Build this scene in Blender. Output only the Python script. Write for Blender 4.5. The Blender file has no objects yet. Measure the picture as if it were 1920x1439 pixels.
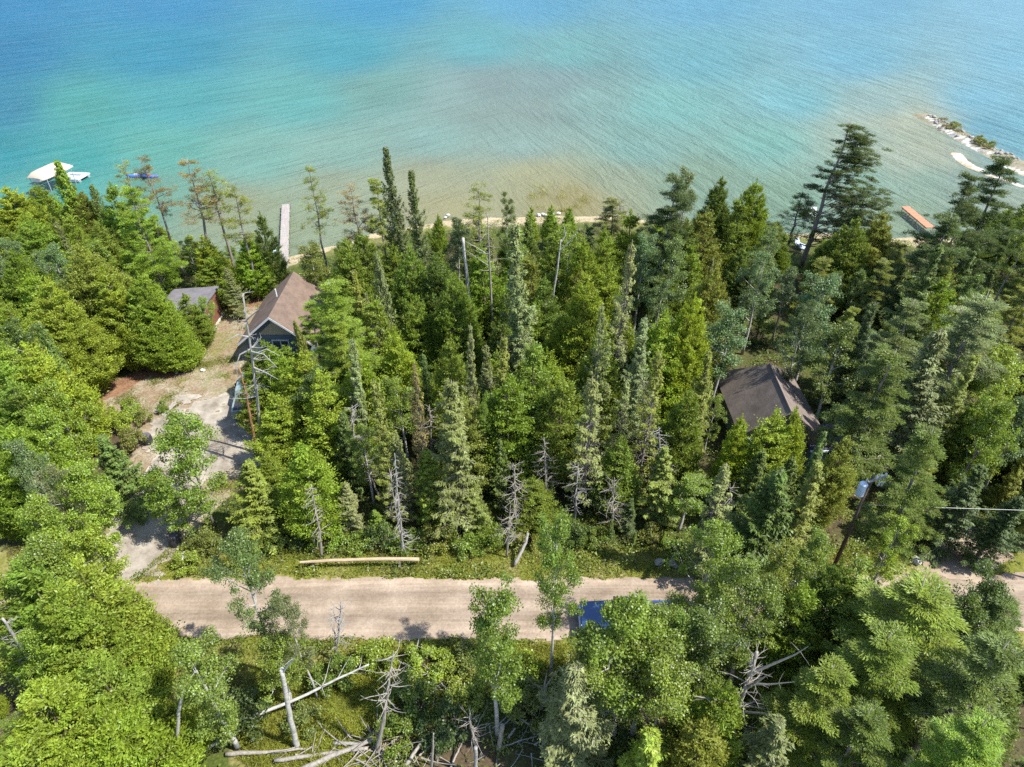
import bpy, math, random
import numpy as np
from mathutils import Vector, Matrix

rng = np.random.default_rng(7)
random.seed(7)
sc = bpy.context.scene
col = sc.collection
R = math.radians

# ------------------------------------------------------------------ camera geometry
TH, HC, F = R(36.5), 36.0, 1280.0
c_, s_ = math.cos(TH), math.sin(TH)
def ray(px, py):
    x = (px-960)/F; y = (719.5-py)/F
    return (x, c_+y*s_, -s_+y*c_)
def G(px, py, z=0.0):
    d = ray(px, py); t = (z-HC)/d[2]
    return (d[0]*t, d[1]*t)
def PY(px, py, Y):                       # point on the vertical plane at depth Y
    d = ray(px, py); t = Y/d[1]
    return (d[0]*t, Y, HC+d[2]*t)
def P(X, Y, Z):
    dz = Z-HC
    dep = Y*c_-dz*s_; up = Y*s_+dz*c_
    return (960+F*X/dep, 719.5-F*up/dep)
def scale_at(X, Y, Z):                   # photo pixels per metre
    return F/(Y*c_-(Z-HC)*s_)
WZ = -0.8                                # water level

# ------------------------------------------------------------------ small helpers
def tag(o, label=None, cat=None, group=None, kind=None):
    if label: o['label'] = label
    if cat: o['category'] = cat
    if group: o['group'] = group
    if kind: o['kind'] = kind
    return o
def empty(name, loc=(0,0,0), rz=0.0):
    o = bpy.data.objects.new(name, None); col.objects.link(o)
    o.empty_display_size = .2
    o.location = loc; o.rotation_euler = (0,0,rz)
    return o
def link(name, me, parent=None):
    o = bpy.data.objects.new(name, me); col.objects.link(o)
    if parent is not None: o.parent = parent
    return o
def np_mesh(name, V, faces_list, mat, attr=None, smooth=False, vcols=None):
    """faces_list: list of int arrays (N,k)"""
    me = bpy.data.meshes.new(name)
    V = np.asarray(V, dtype=np.float32).reshape(-1,3)
    me.vertices.add(len(V)); me.vertices.foreach_set('co', V.ravel())
    loops = np.concatenate([np.asarray(f, dtype=np.int32).ravel() for f in faces_list])
    sizes = np.concatenate([np.full(len(f), np.asarray(f).shape[1], dtype=np.int32) for f in faces_list])
    starts = np.concatenate([[0], np.cumsum(sizes)[:-1]]).astype(np.int32)
    me.loops.add(len(loops)); me.loops.foreach_set('vertex_index', loops)
    me.polygons.add(len(sizes)); me.polygons.foreach_set('loop_start', starts)
    try: me.polygons.foreach_set('loop_total', sizes)
    except Exception: pass
    if attr is not None:
        a = me.attributes.new('rnd', 'FLOAT', 'FACE'); a.data.foreach_set('value', np.asarray(attr, dtype=np.float32))
    if vcols is not None:
        for k, v in vcols.items():
            v = np.asarray(v, dtype=np.float32)
            if v.ndim == 2:
                a = me.attributes.new(k, 'FLOAT_COLOR', 'POINT')
                a.data.foreach_set('color', np.concatenate([v[:, :3], np.ones((len(v),1), np.float32)], 1).ravel())
            else:
                a = me.attributes.new(k, 'FLOAT', 'POINT'); a.data.foreach_set('value', v)
    me.polygons.foreach_set('use_smooth', np.full(len(sizes), bool(smooth), dtype=bool))
    me.update(calc_edges=True); me.validate()
    if mat: me.materials.append(mat)
    return me
def nrm(a):
    return a/np.maximum(np.linalg.norm(a, axis=-1, keepdims=True), 1e-6)

class Acc:
    """collects solid shapes for one mesh"""
    def __init__(s): s.v=[]; s.q=[]; s.t=[]; s.n=0
    def add(s, V, q=None, t=None):
        V = np.asarray(V, float).reshape(-1,3)
        if q is not None and len(q): s.q.append(np.asarray(q)+s.n)
        if t is not None and len(t): s.t.append(np.asarray(t)+s.n)
        s.v.append(V); s.n += len(V)
    def box(s, c, d, rz=0.0, tilt=None):
        x,y,z = d[0]/2,d[1]/2,d[2]/2
        V = np.array([[-x,-y,-z],[x,-y,-z],[x,y,-z],[-x,y,-z],[-x,-y,z],[x,-y,z],[x,y,z],[-x,y,z]])
        if tilt is not None: V = V@np.array(tilt.to_3x3()).T
        a,b = math.cos(rz),math.sin(rz)
        V = np.stack([V[:,0]*a-V[:,1]*b, V[:,0]*b+V[:,1]*a, V[:,2]],1)+np.array(c)
        s.add(V, [[0,3,2,1],[4,5,6,7],[0,1,5,4],[1,2,6,5],[2,3,7,6],[3,0,4,7]])
    def hexa(s, V):
        s.add(V, [[0,3,2,1],[4,5,6,7],[0,1,5,4],[1,2,6,5],[2,3,7,6],[3,0,4,7]])
    def tube(s, pts, rad, k=6, cap=True):
        pts = np.asarray(pts, float); n = len(pts)
        rad = np.broadcast_to(np.asarray(rad, float), (n,))
        d = np.gradient(pts, axis=0); d = nrm(d)
        ref = np.array([0,0,1.0]) if abs(d[:,2]).mean() < .8 else np.array([1.0,0,0])
        a = nrm(np.cross(d, ref)); b = np.cross(d, a)
        th = np.linspace(0, 2*np.pi, k, endpoint=False)
        V = pts[:,None,:]+rad[:,None,None]*(np.cos(th)[None,:,None]*a[:,None,:]+np.sin(th)[None,:,None]*b[:,None,:])
        i = np.arange(n-1)[:,None]*k; j = np.arange(k)[None,:]; j2 = (j+1)%k
        q = np.stack([i+j, i+j2, i+k+j2, i+k+j], -1).reshape(-1,4)
        t = []
        V = V.reshape(-1,3)
        if cap:
            V = np.concatenate([V, pts[:1], pts[-1:]])
            m = n*k
            t = [[m, (x+1)%k, x] for x in range(k)]+[[m+1, (n-1)*k+x, (n-1)*k+(x+1)%k] for x in range(k)]
        s.add(V, q, t)
    def prism(s, poly, axis, a, b):
        """poly 2D outline extruded along axis ('x': poly in (y,z); 'y': poly in (x,z); 'z': poly in (x,y)) from a to b"""
        n = len(poly); V = []
        for e in (a, b):
            for p in poly:
                V.append({'x':(e,p[0],p[1]), 'y':(p[0],e,p[1]), 'z':(p[0],p[1],e)}[axis])
        q = [[i,(i+1)%n,n+(i+1)%n,n+i] for i in range(n)]
        V = V+[tuple(np.mean(V[:n],0)), tuple(np.mean(V[n:],0))]
        t = [[2*n,(i+1)%n,i] for i in range(n)]+[[2*n+1,n+i,n+(i+1)%n] for i in range(n)]
        s.add(V, q, t)
    def mesh(s, name, mat, smooth=False):
        f = []
        if s.q: f.append(np.concatenate(s.q))
        if s.t: f.append(np.concatenate(s.t))
        me = np_mesh(name, np.concatenate(s.v), f, mat, smooth=smooth)
        import bmesh
        bm = bmesh.new(); bm.from_mesh(me); bmesh.ops.recalc_face_normals(bm, faces=bm.faces[:]); bm.to_mesh(me); bm.free()
        return me
    def obj(s, name, mat, parent=None, smooth=False):
        return link(name, s.mesh(name, mat, smooth), parent)

# ------------------------------------------------------------------ materials
def mat_new(name):
    m = bpy.data.materials.new(name); m.use_nodes = True
    nt = m.node_tree; nt.nodes.clear()
    return m, nt
def N(nt, t, **kw):
    n = nt.nodes.new(t)
    for k, v in kw.items():
        if k in n.inputs: n.inputs[k].default_value = v
        else: setattr(n, k, v)
    return n
def L(nt, a, b): nt.links.new(a, b)
def surf(name, base, var=.25, scale=6.0, rough=.85, bump=.2, spec=.2, metallic=0.0, stretch=(1,1,1), col2=None, fine=60.0):
    """noise-varied paint / wood / stone"""
    m, nt = mat_new(name)
    out = N(nt,'ShaderNodeOutputMaterial'); p = N(nt,'ShaderNodeBsdfPrincipled')
    tc = N(nt,'ShaderNodeTexCoord'); mp = N(nt,'ShaderNodeMapping'); mp.inputs['Scale'].default_value = stretch
    L(nt, tc.outputs['Object'], mp.inputs['Vector'])
    n1 = N(nt,'ShaderNodeTexNoise', Scale=scale, Detail=6.0, Roughness=.65); L(nt, mp.outputs[0], n1.inputs['Vector'])
    n2 = N(nt,'ShaderNodeTexNoise', Scale=fine, Detail=3.0); L(nt, mp.outputs[0], n2.inputs['Vector'])
    ad = N(nt,'ShaderNodeMath', operation='MULTIPLY_ADD'); L(nt, n2.outputs['Fac'], ad.inputs[0]); ad.inputs[1].default_value = .5; 
    L(nt, n1.outputs['Fac'], ad.inputs[2])
    cr = N(nt,'ShaderNodeValToRGB'); L(nt, ad.outputs[0], cr.inputs['Fac'])
    b = np.array(base)*.80; lo = b*(1-var*1.4); hi = np.minimum(np.array(col2) if col2 is not None else b*(1+var*1.4), .9)
    cr.color_ramp.elements[0].position = .45; cr.color_ramp.elements[1].position = 1.05-.05
    cr.color_ramp.elements[0].color = (*lo,1); cr.color_ramp.elements[1].color = (*hi,1)
    L(nt, cr.outputs[0], p.inputs['Base Color'])
    p.inputs['Roughness'].default_value = rough; p.inputs['Metallic'].default_value = metallic
    p.inputs['Specular IOR Level'].default_value = spec
    if bump:
        bp = N(nt,'ShaderNodeBump', Strength=bump, Distance=.03); L(nt, ad.outputs[0], bp.inputs['Height']); L(nt, bp.outputs[0], p.inputs['Normal'])
    L(nt, p.outputs[0], out.inputs[0])
    return m
def leaf_mat(name, trans=.3, gloss=.06):
    m, nt = mat_new(name)
    out = N(nt,'ShaderNodeOutputMaterial')
    oi = N(nt,'ShaderNodeObjectInfo'); at = N(nt,'ShaderNodeAttribute', attribute_name='rnd')
    tc = N(nt,'ShaderNodeTexCoord')
    nz = N(nt,'ShaderNodeTexNoise', Scale=.9, Detail=2.0); L(nt, tc.outputs['Object'], nz.inputs['Vector'])
    # value: per-leaf and per-branch variation in leaf colour
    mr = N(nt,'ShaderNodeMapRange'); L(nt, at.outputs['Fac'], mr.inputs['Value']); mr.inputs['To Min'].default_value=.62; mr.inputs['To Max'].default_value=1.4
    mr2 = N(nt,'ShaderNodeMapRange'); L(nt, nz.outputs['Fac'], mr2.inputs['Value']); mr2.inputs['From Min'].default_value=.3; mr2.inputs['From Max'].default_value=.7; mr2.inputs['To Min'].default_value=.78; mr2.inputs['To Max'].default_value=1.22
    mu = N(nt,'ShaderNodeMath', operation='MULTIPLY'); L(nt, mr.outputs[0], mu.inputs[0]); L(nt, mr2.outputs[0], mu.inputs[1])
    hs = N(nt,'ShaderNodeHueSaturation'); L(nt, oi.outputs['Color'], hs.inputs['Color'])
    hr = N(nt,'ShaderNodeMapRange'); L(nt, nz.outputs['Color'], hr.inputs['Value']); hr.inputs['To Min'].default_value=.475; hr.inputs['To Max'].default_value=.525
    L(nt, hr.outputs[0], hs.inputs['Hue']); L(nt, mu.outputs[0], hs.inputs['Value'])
    d = N(nt,'ShaderNodeBsdfDiffuse'); t = N(nt,'ShaderNodeBsdfTranslucent'); g = N(nt,'ShaderNodeBsdfGlossy', Roughness=.45)
    L(nt, hs.outputs[0], d.inputs['Color'])
    ht = N(nt,'ShaderNodeHueSaturation', Hue=.485, Saturation=1.1, Value=1.25); L(nt, hs.outputs[0], ht.inputs['Color']); L(nt, ht.outputs[0], t.inputs['Color'])
    g.inputs['Color'].default_value=(.9,.95,1,1)
    m1 = N(nt,'ShaderNodeMixShader', Fac=trans); L(nt, d.outputs[0], m1.inputs[1]); L(nt, t.outputs[0], m1.inputs[2])
    m2 = N(nt,'ShaderNodeMixShader', Fac=gloss); L(nt, m1.outputs[0], m2.inputs[1]); L(nt, g.outputs[0], m2.inputs[2])
    L(nt, m2.outputs[0], out.inputs[0])
    return m
LEAF = leaf_mat('leaf_spray', .45, .012)
NEEDLE = leaf_mat('needles', .35, .015)
BROAD = leaf_mat('broad_leaf', .46, .025)
BARK_BROWN = surf('bark_brown', (.10,.075,.055), .35, 5, stretch=(3,3,.6), bump=.6)
BARK_GREY = surf('bark_grey', (.20,.17,.145), .35, 5, stretch=(3,3,.6), bump=.6)
BARK_PALE = surf('bark_pale', (.36,.34,.30), .45, 2.2, stretch=(1,1,3.5), bump=.3, fine=25)
DEADWOOD = surf('dead_wood', (.25,.222,.185), .35, 3, stretch=(3,3,.7), bump=.4)
DEADGREY = surf('dead_wood_grey', (.26,.245,.22), .35, 3, stretch=(3,3,.7), bump=.4)
RUSTWOOD = surf('rusty_wood', (.28,.15,.07), .4, 3, stretch=(2,2,.7), bump=.4)
LOGWOOD = surf('peeled_log', (.38,.29,.19), .4, 3, stretch=(.5,4,4), bump=.3)
SHINGLE = None

# ------------------------------------------------------------------ foliage generators
def leaf_quads(C, U, Nn, Ln, Wd):
    U = nrm(U); S = nrm(np.cross(Nn, U))
    Ln = np.asarray(Ln)[:,None]*.5; Wd = np.asarray(Wd)[:,None]*.5
    V = np.stack([C-U*Ln, C+S*Wd-U*Ln*.15, C+U*Ln, C-S*Wd-U*Ln*.15], 1).reshape(-1,3)
    q = np.arange(len(C)*4).reshape(-1,4)
    return V, q
def rand_unit(r, n):
    return nrm(r.normal(size=(n,3)))
def crown_mesh(name, parts, mat):
    V=[];Q=[];A=[];n=0
    for (C,U,Nn,Ln,Wd,rnd) in parts:
        v,q = leaf_quads(C,U,Nn,Ln,Wd); V.append(v); Q.append(q+n); A.append(rnd); n += len(v)
    return np_mesh(name, np.concatenate(V), [np.concatenate(Q)], mat, attr=np.concatenate(A))
def trunk_line(r, H, bend=.15, n=9, lean=0):
    z = np.linspace(0, H, n); k = np.cumsum(r.normal(size=(n,2))*bend/3, axis=0); k -= k[0]
    return np.stack([k[:,0]+lean*z, k[:,1], z], 1)
def line_at(pts, z):
    return np.stack([np.interp(z, pts[:,2], pts[:,0]), np.interp(z, pts[:,2], pts[:,1]), z], -1)

def gen_cedar(seed, H=9.0, Rr=1.75, nclump=300, per=115, low=.04):
    r = np.random.default_rng(seed)
    tl = trunk_line(r, H*.97, .12)
    ac = Acc(); ac.tube(tl, np.linspace(.15, .02, len(tl)), 6)
    lob_a = r.uniform(0, 6.28, 7); lob_t = r.uniform(.1,.8,7); lob_s = r.uniform(-.35,.5,7)
    parts=[]
    cnt = 0
    while cnt < nclump:
        t = r.beta(1.25,1.6)
        prof = min(1, ((t-low)/.28+.25))**.7*(1-t)**.72*1.25 if t > low else 0
        if prof <= 0 or r.uniform() > prof+.15: continue
        a = r.uniform(0, 6.283)
        lob = 1+sum(s*math.exp(-((t-tt)/.13)**2)*max(0,math.cos(a-aa))**3 for aa,tt,s in zip(lob_a,lob_t,lob_s))
        rad = Rr*prof*lob*(1-.55*r.uniform()**2.2)
        ctr = line_at(tl, np.array([t*H]))[0]
        out = np.array([math.cos(a), math.sin(a), 0])
        C0 = ctr+out*rad+np.array([0,0,rad*.12])
        k = int(per*r.uniform(.6,1.25))
        sz = .30+.30*(1-t)*r.uniform(.6,1.2)
        tang = np.array([-out[1], out[0], 0])
        ax = nrm(out*.75+np.array([0,0,.62])+r.normal(size=3)*.25)
        g = r.normal(size=(k,3))*.5
        C = C0+g[:,:1]*ax*sz*1.25+g[:,1:2]*tang*sz*.8+g[:,2:]*np.cross(ax,tang)*sz*.42
        U = nrm(ax+r.normal(size=(k,3))*.55)
        Nn = nrm(out*.7+np.array([0,0,.75])+r.normal(size=(k,3))*.6)
        rn = np.clip(r.normal(.5,.2,k)+r.normal(0,.12),0,1)
        parts.append((C,U,Nn,r.uniform(.11,.23,k),r.uniform(.05,.10,k),rn)); cnt += 1
        if rad > .5 and cnt%5 == 0:
            ac.tube([ctr-[0,0,.15], C0], [.025,.008], 4, False)
    # pointed leader
    k=160; z=r.uniform(.86,1.03,k)*H
    parts.append((line_at(tl,np.minimum(z,H*.97))*[1,1,0]+np.stack([r.normal(size=k)*.10*(1.1-z/H)*6,r.normal(size=k)*.10*(1.1-z/H)*6,z],1),
        nrm(np.array([0,0,1.])+r.normal(size=(k,3))*.4), rand_unit(r,k), r.uniform(.1,.2,k), r.uniform(.04,.09,k), np.clip(r.normal(.6,.2,k),0,1)))
    return ac.mesh('cedar_trunk', BARK_BROWN, True), crown_mesh('cedar_crown', parts, LEAF), H, Rr*2*.95

def gen_spruce(seed, H=13.0, Rr=1.7, dens=1.0, low=.08, droop=.25, step=.36, ragged=.25, bare=.0, bark=BARK_GREY, per=74):
    r = np.random.default_rng(seed)
    tl = trunk_line(r, H, .1, 11)
    ac = Acc(); ac.tube(tl, np.linspace(.17*H/13, .015, len(tl)), 6)
    parts=[]
    z = H*low
    while z < H*.985:
        t = z/H
        nb = int(r.integers(4,8)); a0 = r.uniform(0,6.28)
        gap = 1-ragged*1.5*r.uniform()**1.6; lopa=r.uniform(0,6.28)
        for b in range(nb):
            a = a0+b*6.283/nb+r.normal()*.25
            Lb = (Rr*(1-t)**.85*min(1,.55+t*3.2)+.16)*r.uniform(1-ragged,1.12)*gap
            if t < .25 and r.uniform() < .3: continue
            Lb*=1+.30*math.sin(a*1.0+seed)+.22*math.sin(2*a+z*.9)
            out = np.array([math.cos(a), math.sin(a), 0]); tang = np.array([-out[1],out[0],0])
            base = line_at(tl, np.array([z]))[0]
            s = np.linspace(0,1,6)
            up = .55*t-droop*(1-t)*1.3
            sp = base+out*(s*Lb)[:,None]+np.array([0,0,1])*(up*s*Lb - .12*Lb*np.sin(s*3.14) + .16*Lb*s**3)[:,None]
            if bare > 0 or b%2 == 0:
                ac.tube(sp[[0,2,5]], [.03*(1-t)+.010,.018*(1-t)+.006,.004], 4, False)
            if r.uniform() < bare: continue
            k = max(8, int(per*dens*min(1.3,Lb/1.2+.18)))
            u = r.uniform(.12 if dens>.7 else .45,1,k)**.8
            cc = np.stack([np.interp(u,s,sp[:,i]) for i in range(3)],1)
            side = r.choice([-1,1],k)
            wdt = (.34*Lb*(1-u)+.10)*r.uniform(0,1,k)
            cc = cc+tang*(side*wdt)[:,None]+np.array([0,0,-1])*(r.uniform(0,1,k)**1.5*(.16+.10*Lb))[:,None]
            U = nrm(out*.65+tang*(side*.65)[:,None]+np.array([0,0,-.35])+r.normal(size=(k,3))*.35)
            Nn = nrm(np.array([0,0,1.0])+out*.55+r.normal(size=(k,3))*.45)
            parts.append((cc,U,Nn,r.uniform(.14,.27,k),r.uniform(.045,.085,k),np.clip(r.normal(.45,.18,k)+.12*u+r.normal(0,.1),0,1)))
        z += step*r.uniform(.75,1.25)*(1-.45*t)
    return ac.mesh('spruce_trunk', bark, True), crown_mesh('spruce_crown', parts, NEEDLE), H, Rr*2*.9

def limb(r, p0, d, Ln, bendup=.3, n=5, wig=.12):
    pts=[np.array(p0,float)]; d=np.array(d,float)
    for i in range(n):
        d = d+np.array([0,0,bendup/n])+r.normal(size=3)*wig; d/=np.linalg.norm(d)
        pts.append(pts[-1]+d*Ln/n)
    return np.array(pts)
def gen_broad(seed, H=11.0, Rr=2.2, low=.42, nl=15, puffs=5, per=120, leaf=.13, psz=.55, bark=BARK_PALE, bend=.17, dens=1.0):
    r = np.random.default_rng(seed)
    tl = trunk_line(r, H*.93, bend, 10)
    ac = Acc(); ac.tube(tl, np.linspace(.15*H/11,.02,len(tl)), 7)
    parts=[]; tips=[]
    for i in range(nl):
        t = low+(1-low)*((i+r.uniform(0,.8))/nl)*.97
        z = t*H*.93; p0 = line_at(tl, np.array([z]))[0]
        a = i*2.4+r.normal()*.4; f=(t-low)/(1-low)
        Ln = Rr*(1.0-.70*f**1.6)*r.uniform(.45,1.3)*min(1,.6+f*1.5)
        lp = limb(r, p0, [math.cos(a),math.sin(a),.45+.7*f], Ln, .35, 5)
        r0 = .045*(1-f)+.014
        ac.tube(lp, np.linspace(r0,.008,6), 5, False)
        for j in range(puffs):
            u = r.uniform(.35,1); b = np.array([np.interp(u,np.linspace(0,1,6),lp[:,q]) for q in range(3)])
            tw = limb(r, b, r.normal(size=3)*.8+[math.cos(a)*.5,math.sin(a)*.5,.35], Ln*r.uniform(.18,.42), .2, 2)
            ac.tube(tw, [.012,.008,.004], 4, False); tips.append((tw[-1], f))
        tips.append((lp[-1],f))
    for tp,f in tips:
        k = int(per*dens*r.uniform(.35,1.2)); sz = psz*r.uniform(.55,1.2)
        g = rand_unit(r,k)*(r.uniform(0,1,k)**.45)[:,None]
        C = tp+g*np.array([sz,sz,sz*.62])
        Nn = nrm(g*.6+np.array([0,0,.8])+r.normal(size=(k,3))*.65)
        U = nrm(r.normal(size=(k,3))); 
        parts.append((C,U,Nn,r.uniform(.8,1.25,k)*leaf,r.uniform(.65,1.0,k)*leaf,np.clip(r.normal(.5,.22,k)+r.normal(0,.1),0,1)))
    return ac.mesh('broadleaf_trunk', bark, True), crown_mesh('broadleaf_crown', parts, BROAD), H, Rr*2*1.05

def gen_pine(seed, H=14.0, Rr=2.8, low=.35, tiers=11, sparse=1.0, per=150, wind=None, bark=BARK_GREY, flat=.28, tsz=.5):
    r = np.random.default_rng(seed)
    tl = trunk_line(r, H*.98, .25, 10, lean=.025 if wind else 0)
    ac = Acc(); ac.tube(tl, np.linspace(.20*H/14,.02,len(tl)), 7)
    parts=[]
    for i in range(tiers):
        t = low+(1-low)*(i+.3*r.uniform())/tiers
        f = (t-low)/(1-low); p0z = t*H*.97
        nb = int(r.integers(3,6)) if not wind else int(r.integers(4,7))
        for b in range(nb):
            a = r.uniform(0,6.283)
            if wind is not None:
                a = wind+r.normal()*.62
                if r.uniform() < .30: a = r.uniform(0,6.28)
            p0 = line_at(tl, np.array([p0z+r.normal()*.12]))[0]
            Ln = (Rr*(1-f)**.75*(min(1,.65+f*2))+.35)*r.uniform(.55,1.15)
            if wind is not None: Ln *= .45+.55*max(0,math.cos(a-wind))
            lp = limb(r, p0, [math.cos(a),math.sin(a),(.10+.35*f) if wind is None else .12], Ln, .12 if wind is None else .25, 5, .10)
            ac.tube(lp, np.linspace(.05*(1-f)+.012,.008,6), 5, False)
            nt_ = max(2,int((3+Ln*3.2)*sparse))
            for j in range(nt_):
                u = r.uniform(.28,1.02)**.8
                b0 = np.array([np.interp(min(u,1),np.linspace(0,1,6),lp[:,q]) for q in range(3)])
                off = r.normal(size=3)*np.array([.34,.34,.09])*(.5+.25*Ln)
                tp = b0+off
                if np.linalg.norm(off) > .35: ac.tube([b0,tp],[.010,.004],4,False)
                k = int(per*r.uniform(.5,1.2)); sz=tsz*r.uniform(.6,1.1)
                g = rand_unit(r,k)*(r.uniform(0,1,k)**.5)[:,None]
                C = tp+g*np.array([sz,sz,sz*flat])
                U = nrm(g*[1,1,.5]+np.array([math.cos(a),math.sin(a),.25])*.6+r.normal(size=(k,3))*.25)
                Nn = nrm(np.array([0,0,1.])+g*.5+r.normal(size=(k,3))*.4)
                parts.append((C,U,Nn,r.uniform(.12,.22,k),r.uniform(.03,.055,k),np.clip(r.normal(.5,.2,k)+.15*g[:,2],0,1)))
    return ac.mesh('pine_trunk', bark, True), crown_mesh('pine_crown', parts, NEEDLE), H, Rr*(2 if wind is None else 1.15)

def gen_bush(seed, H=1.8, Rr=1.2, per=150, n=26, leaf=.12):
    r = np.random.default_rng(seed); ac = Acc(); parts=[]
    for i in range(n):
        a=r.uniform(0,6.28); rr=Rr*r.uniform()**.6; h=H*r.uniform(.35,1)*(1-.45*(rr/Rr)**2)
        tp=np.array([math.cos(a)*rr,math.sin(a)*rr,h])
        ac.tube([[tp[0]*.15,tp[1]*.15,0],tp*[.6,.6,.6],tp],[.02,.012,.005],4,False)
        k=int(per*r.uniform(.5,1.3)); g=rand_unit(r,k)*(r.uniform(0,1,k)**.5)[:,None]; sz=.38*r.uniform(.7,1.2)
        C=tp+g*[sz,sz,sz*.75]; C[:,2]=np.maximum(C[:,2],.04)
        parts.append((C,nrm(r.normal(size=(k,3))),nrm(g*.5+np.array([0,0,.8])+r.normal(size=(k,3))*.6),r.uniform(.7,1.3,k)*leaf,r.uniform(.5,.9,k)*leaf,np.clip(r.normal(.5,.22,k),0,1)))
    return ac.mesh('shrub_stems', BARK_BROWN, True), crown_mesh('shrub_foliage', parts, BROAD), H, Rr*2.3

def dead_mesh(seed, H=8.0, Rr=1.3, mat=DEADGREY, step=.3, low=.15, r0=.10, droop=.2, curve=.3, tl=None, twig=3, top=.97):
    r = np.random.default_rng(seed)
    if tl is None: tl = trunk_line(r, H, .15, 9)
    ac = Acc(); ac.tube(tl, np.linspace(r0,.015,len(tl)), 6)
    z = H*low
    while z < H*top:
        t=z/H
        for b in range(int(r.integers(2,5))):
            a=r.uniform(0,6.28); Ln=Rr*(1-t*.8)*r.uniform(.45,1.15)
            p0=line_at(tl,np.array([z+r.normal()*.05]))[0]
            lp=limb(r,p0,[math.cos(a),math.sin(a),-droop*(1-t)],Ln,curve,4,.14)
            ac.tube(lp,np.linspace(.024*(1-t)+.008,.005,5),4,False)
            for k in range(twig):
                u=r.uniform(.3,.95); b0=np.array([np.interp(u,np.linspace(0,1,5),lp[:,q]) for q in range(3)])
                ac.tube(limb(r,b0,r.normal(size=3)*.7+[math.cos(a),math.sin(a),-.1],Ln*r.uniform(.15,.4),.1,2),[.008,.006,.003],4,False)
        z+=step*r.uniform(.7,1.3)
    return ac.mesh('bare_trunk', mat, True)

VAR = {
 'cedar':  [gen_cedar(100+i, 9.0+r_, 1.85+.15*(i%4), 320) for i, r_ in enumerate((0,.8,-.6,1.4,.3,-1))],
 'spruce': [gen_spruce(200+i, 12+i*.45, 1.75+.28*(i%4), ragged=.34+.05*(i%4), per=96, dens=.85+.1*(i%3), step=.34+.05*(i%3), bare=.06*(i%3), droop=.18+.12*(i%3)) for i in range(7)],
 'fir':    [gen_spruce(260+i, 9+i*.5, 1.75, droop=.08, ragged=.15, low=.04, per=96) for i in range(3)],
 'thin':   [gen_spruce(230+i, 12, 1.6+.2*i, dens=.6, ragged=.4, bare=.32, step=.30) for i in range(3)],
 'aspen':  [gen_broad(300+i, 11+.4*i, 2.4+.2*(i%3), low=.34+.06*(i%2), nl=17, puffs=6, per=135, psz=.55, leaf=.108) for i in range(5)],
 'maple':  [gen_broad(340+i, 8.0, 2.7, low=.2, nl=20, puffs=6, per=135, leaf=.12, bark=BARK_GREY) for i in range(3)],
 'pine':   [gen_pine(400+i, 14+.5*i, 2.7, low=.22+.08*(i%2), tiers=12) for i in range(4)],
 'redpine':[gen_pine(430+i, 14, 2.2, low=.55, tiers=8, sparse=.65, per=60, tsz=.42, flat=.55) for i in range(3)],
 'windpine':[gen_pine(450, 16.5, 6.4, low=.16, tiers=15, per=140, wind=-.1, flat=.2, sparse=.8)],
 'bigpine':[gen_pine(470+i, 12.5, 4.0+.3*i, low=.2, tiers=16, per=120, tsz=.5) for i in range(3)],
 'bigcedar':[gen_cedar(160+i, 10.5, 2.9+.3*i, 900, 125) for i in range(3)],
 'bigaspen':[gen_broad(370+i, 11.5, 3.5+.3*i, low=.28, nl=24, puffs=8, per=140, psz=.6, leaf=.115) for i in range(3)],
 'bush':   [gen_bush(500+i) for i in range(4)],
}
TINT = {
 'yellow-green': (.222,.285,.034), 'bright green': (.190,.268,.030), 'mid-green': (.160,.215,.030), 'dark green': (.080,.110,.030),
 'olive': (.190,.214,.038), 'grey-green': (.178,.200,.068), 'blue-green': (.130,.185,.056), 'brownish': (.205,.170,.062), 'deep green': (.116,.160,.030),
}
KINDNAME = {'cedar':('cedar_tree','cedar'),'spruce':('spruce_tree','spruce'),'fir':('fir_tree','fir'),'thin':('spruce_tree','spruce'),
 'aspen':('aspen_tree','aspen'),'maple':('maple_tree','maple'),'pine':('pine_tree','pine'),'redpine':('pine_tree','pine'),'windpine':('pine_tree','pine'),'bush':('shrub','shrub')}
TREES=[]          # (X,Y,H,kind,tint,root)
vcount={}
def plant(kind, X, Y, H, width=None, tint='mid-green', label=None, group=None, z=0.0, rz=None):
    kind0 = kind
    if width and kind in ('cedar','aspen','pine') and width > 1.25*VAR[kind][0][3]: kind = 'big'+kind
    v = VAR[kind]; i = vcount.get(kind,0); vcount[kind]=i+1
    tm, cm, H0, W0 = v[i%len(v)]
    nm, cat = KINDNAME[kind0]; kind1 = kind; kind = kind0
    if rz is None: rz = random.uniform(0,6.283)
    root = empty(nm, (X,Y,z), rz)
    sz = H/H0; sx = sz if width is None else max(.4*sz, min(1.9*sz, width/W0))
    root.scale = (sx,sx,sz)
    root.rotation_euler = (random.gauss(0,.02), random.gauss(0,.02), rz) if kind!='windpine' else (0,0,0)
    t = link('stems' if kind=='bush' else 'trunk', tm, root)
    cr = link('foliage' if kind=='bush' else 'crown', cm, root)
    b = np.array(TINT[tint]); j = random.uniform(.86,1.14)
    cc = b*j*np.array([random.uniform(.93,1.07),1,random.uniform(.85,1.2)])
    cr.color = (*cc,1)
    tag(root, label, cat, group)
    TREES.append([X,Y,H,kind,tint,root,width or W0*sz])
    return root
def plant_px(kind, px, py, H, wpx=None, tint='mid-green', label=None, group=None):
    X,Y = G(px,py,H)
    w = wpx/scale_at(X,Y,H*.55) if wpx else None
    return plant(kind, X, Y, H, w, tint, label, group)

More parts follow.
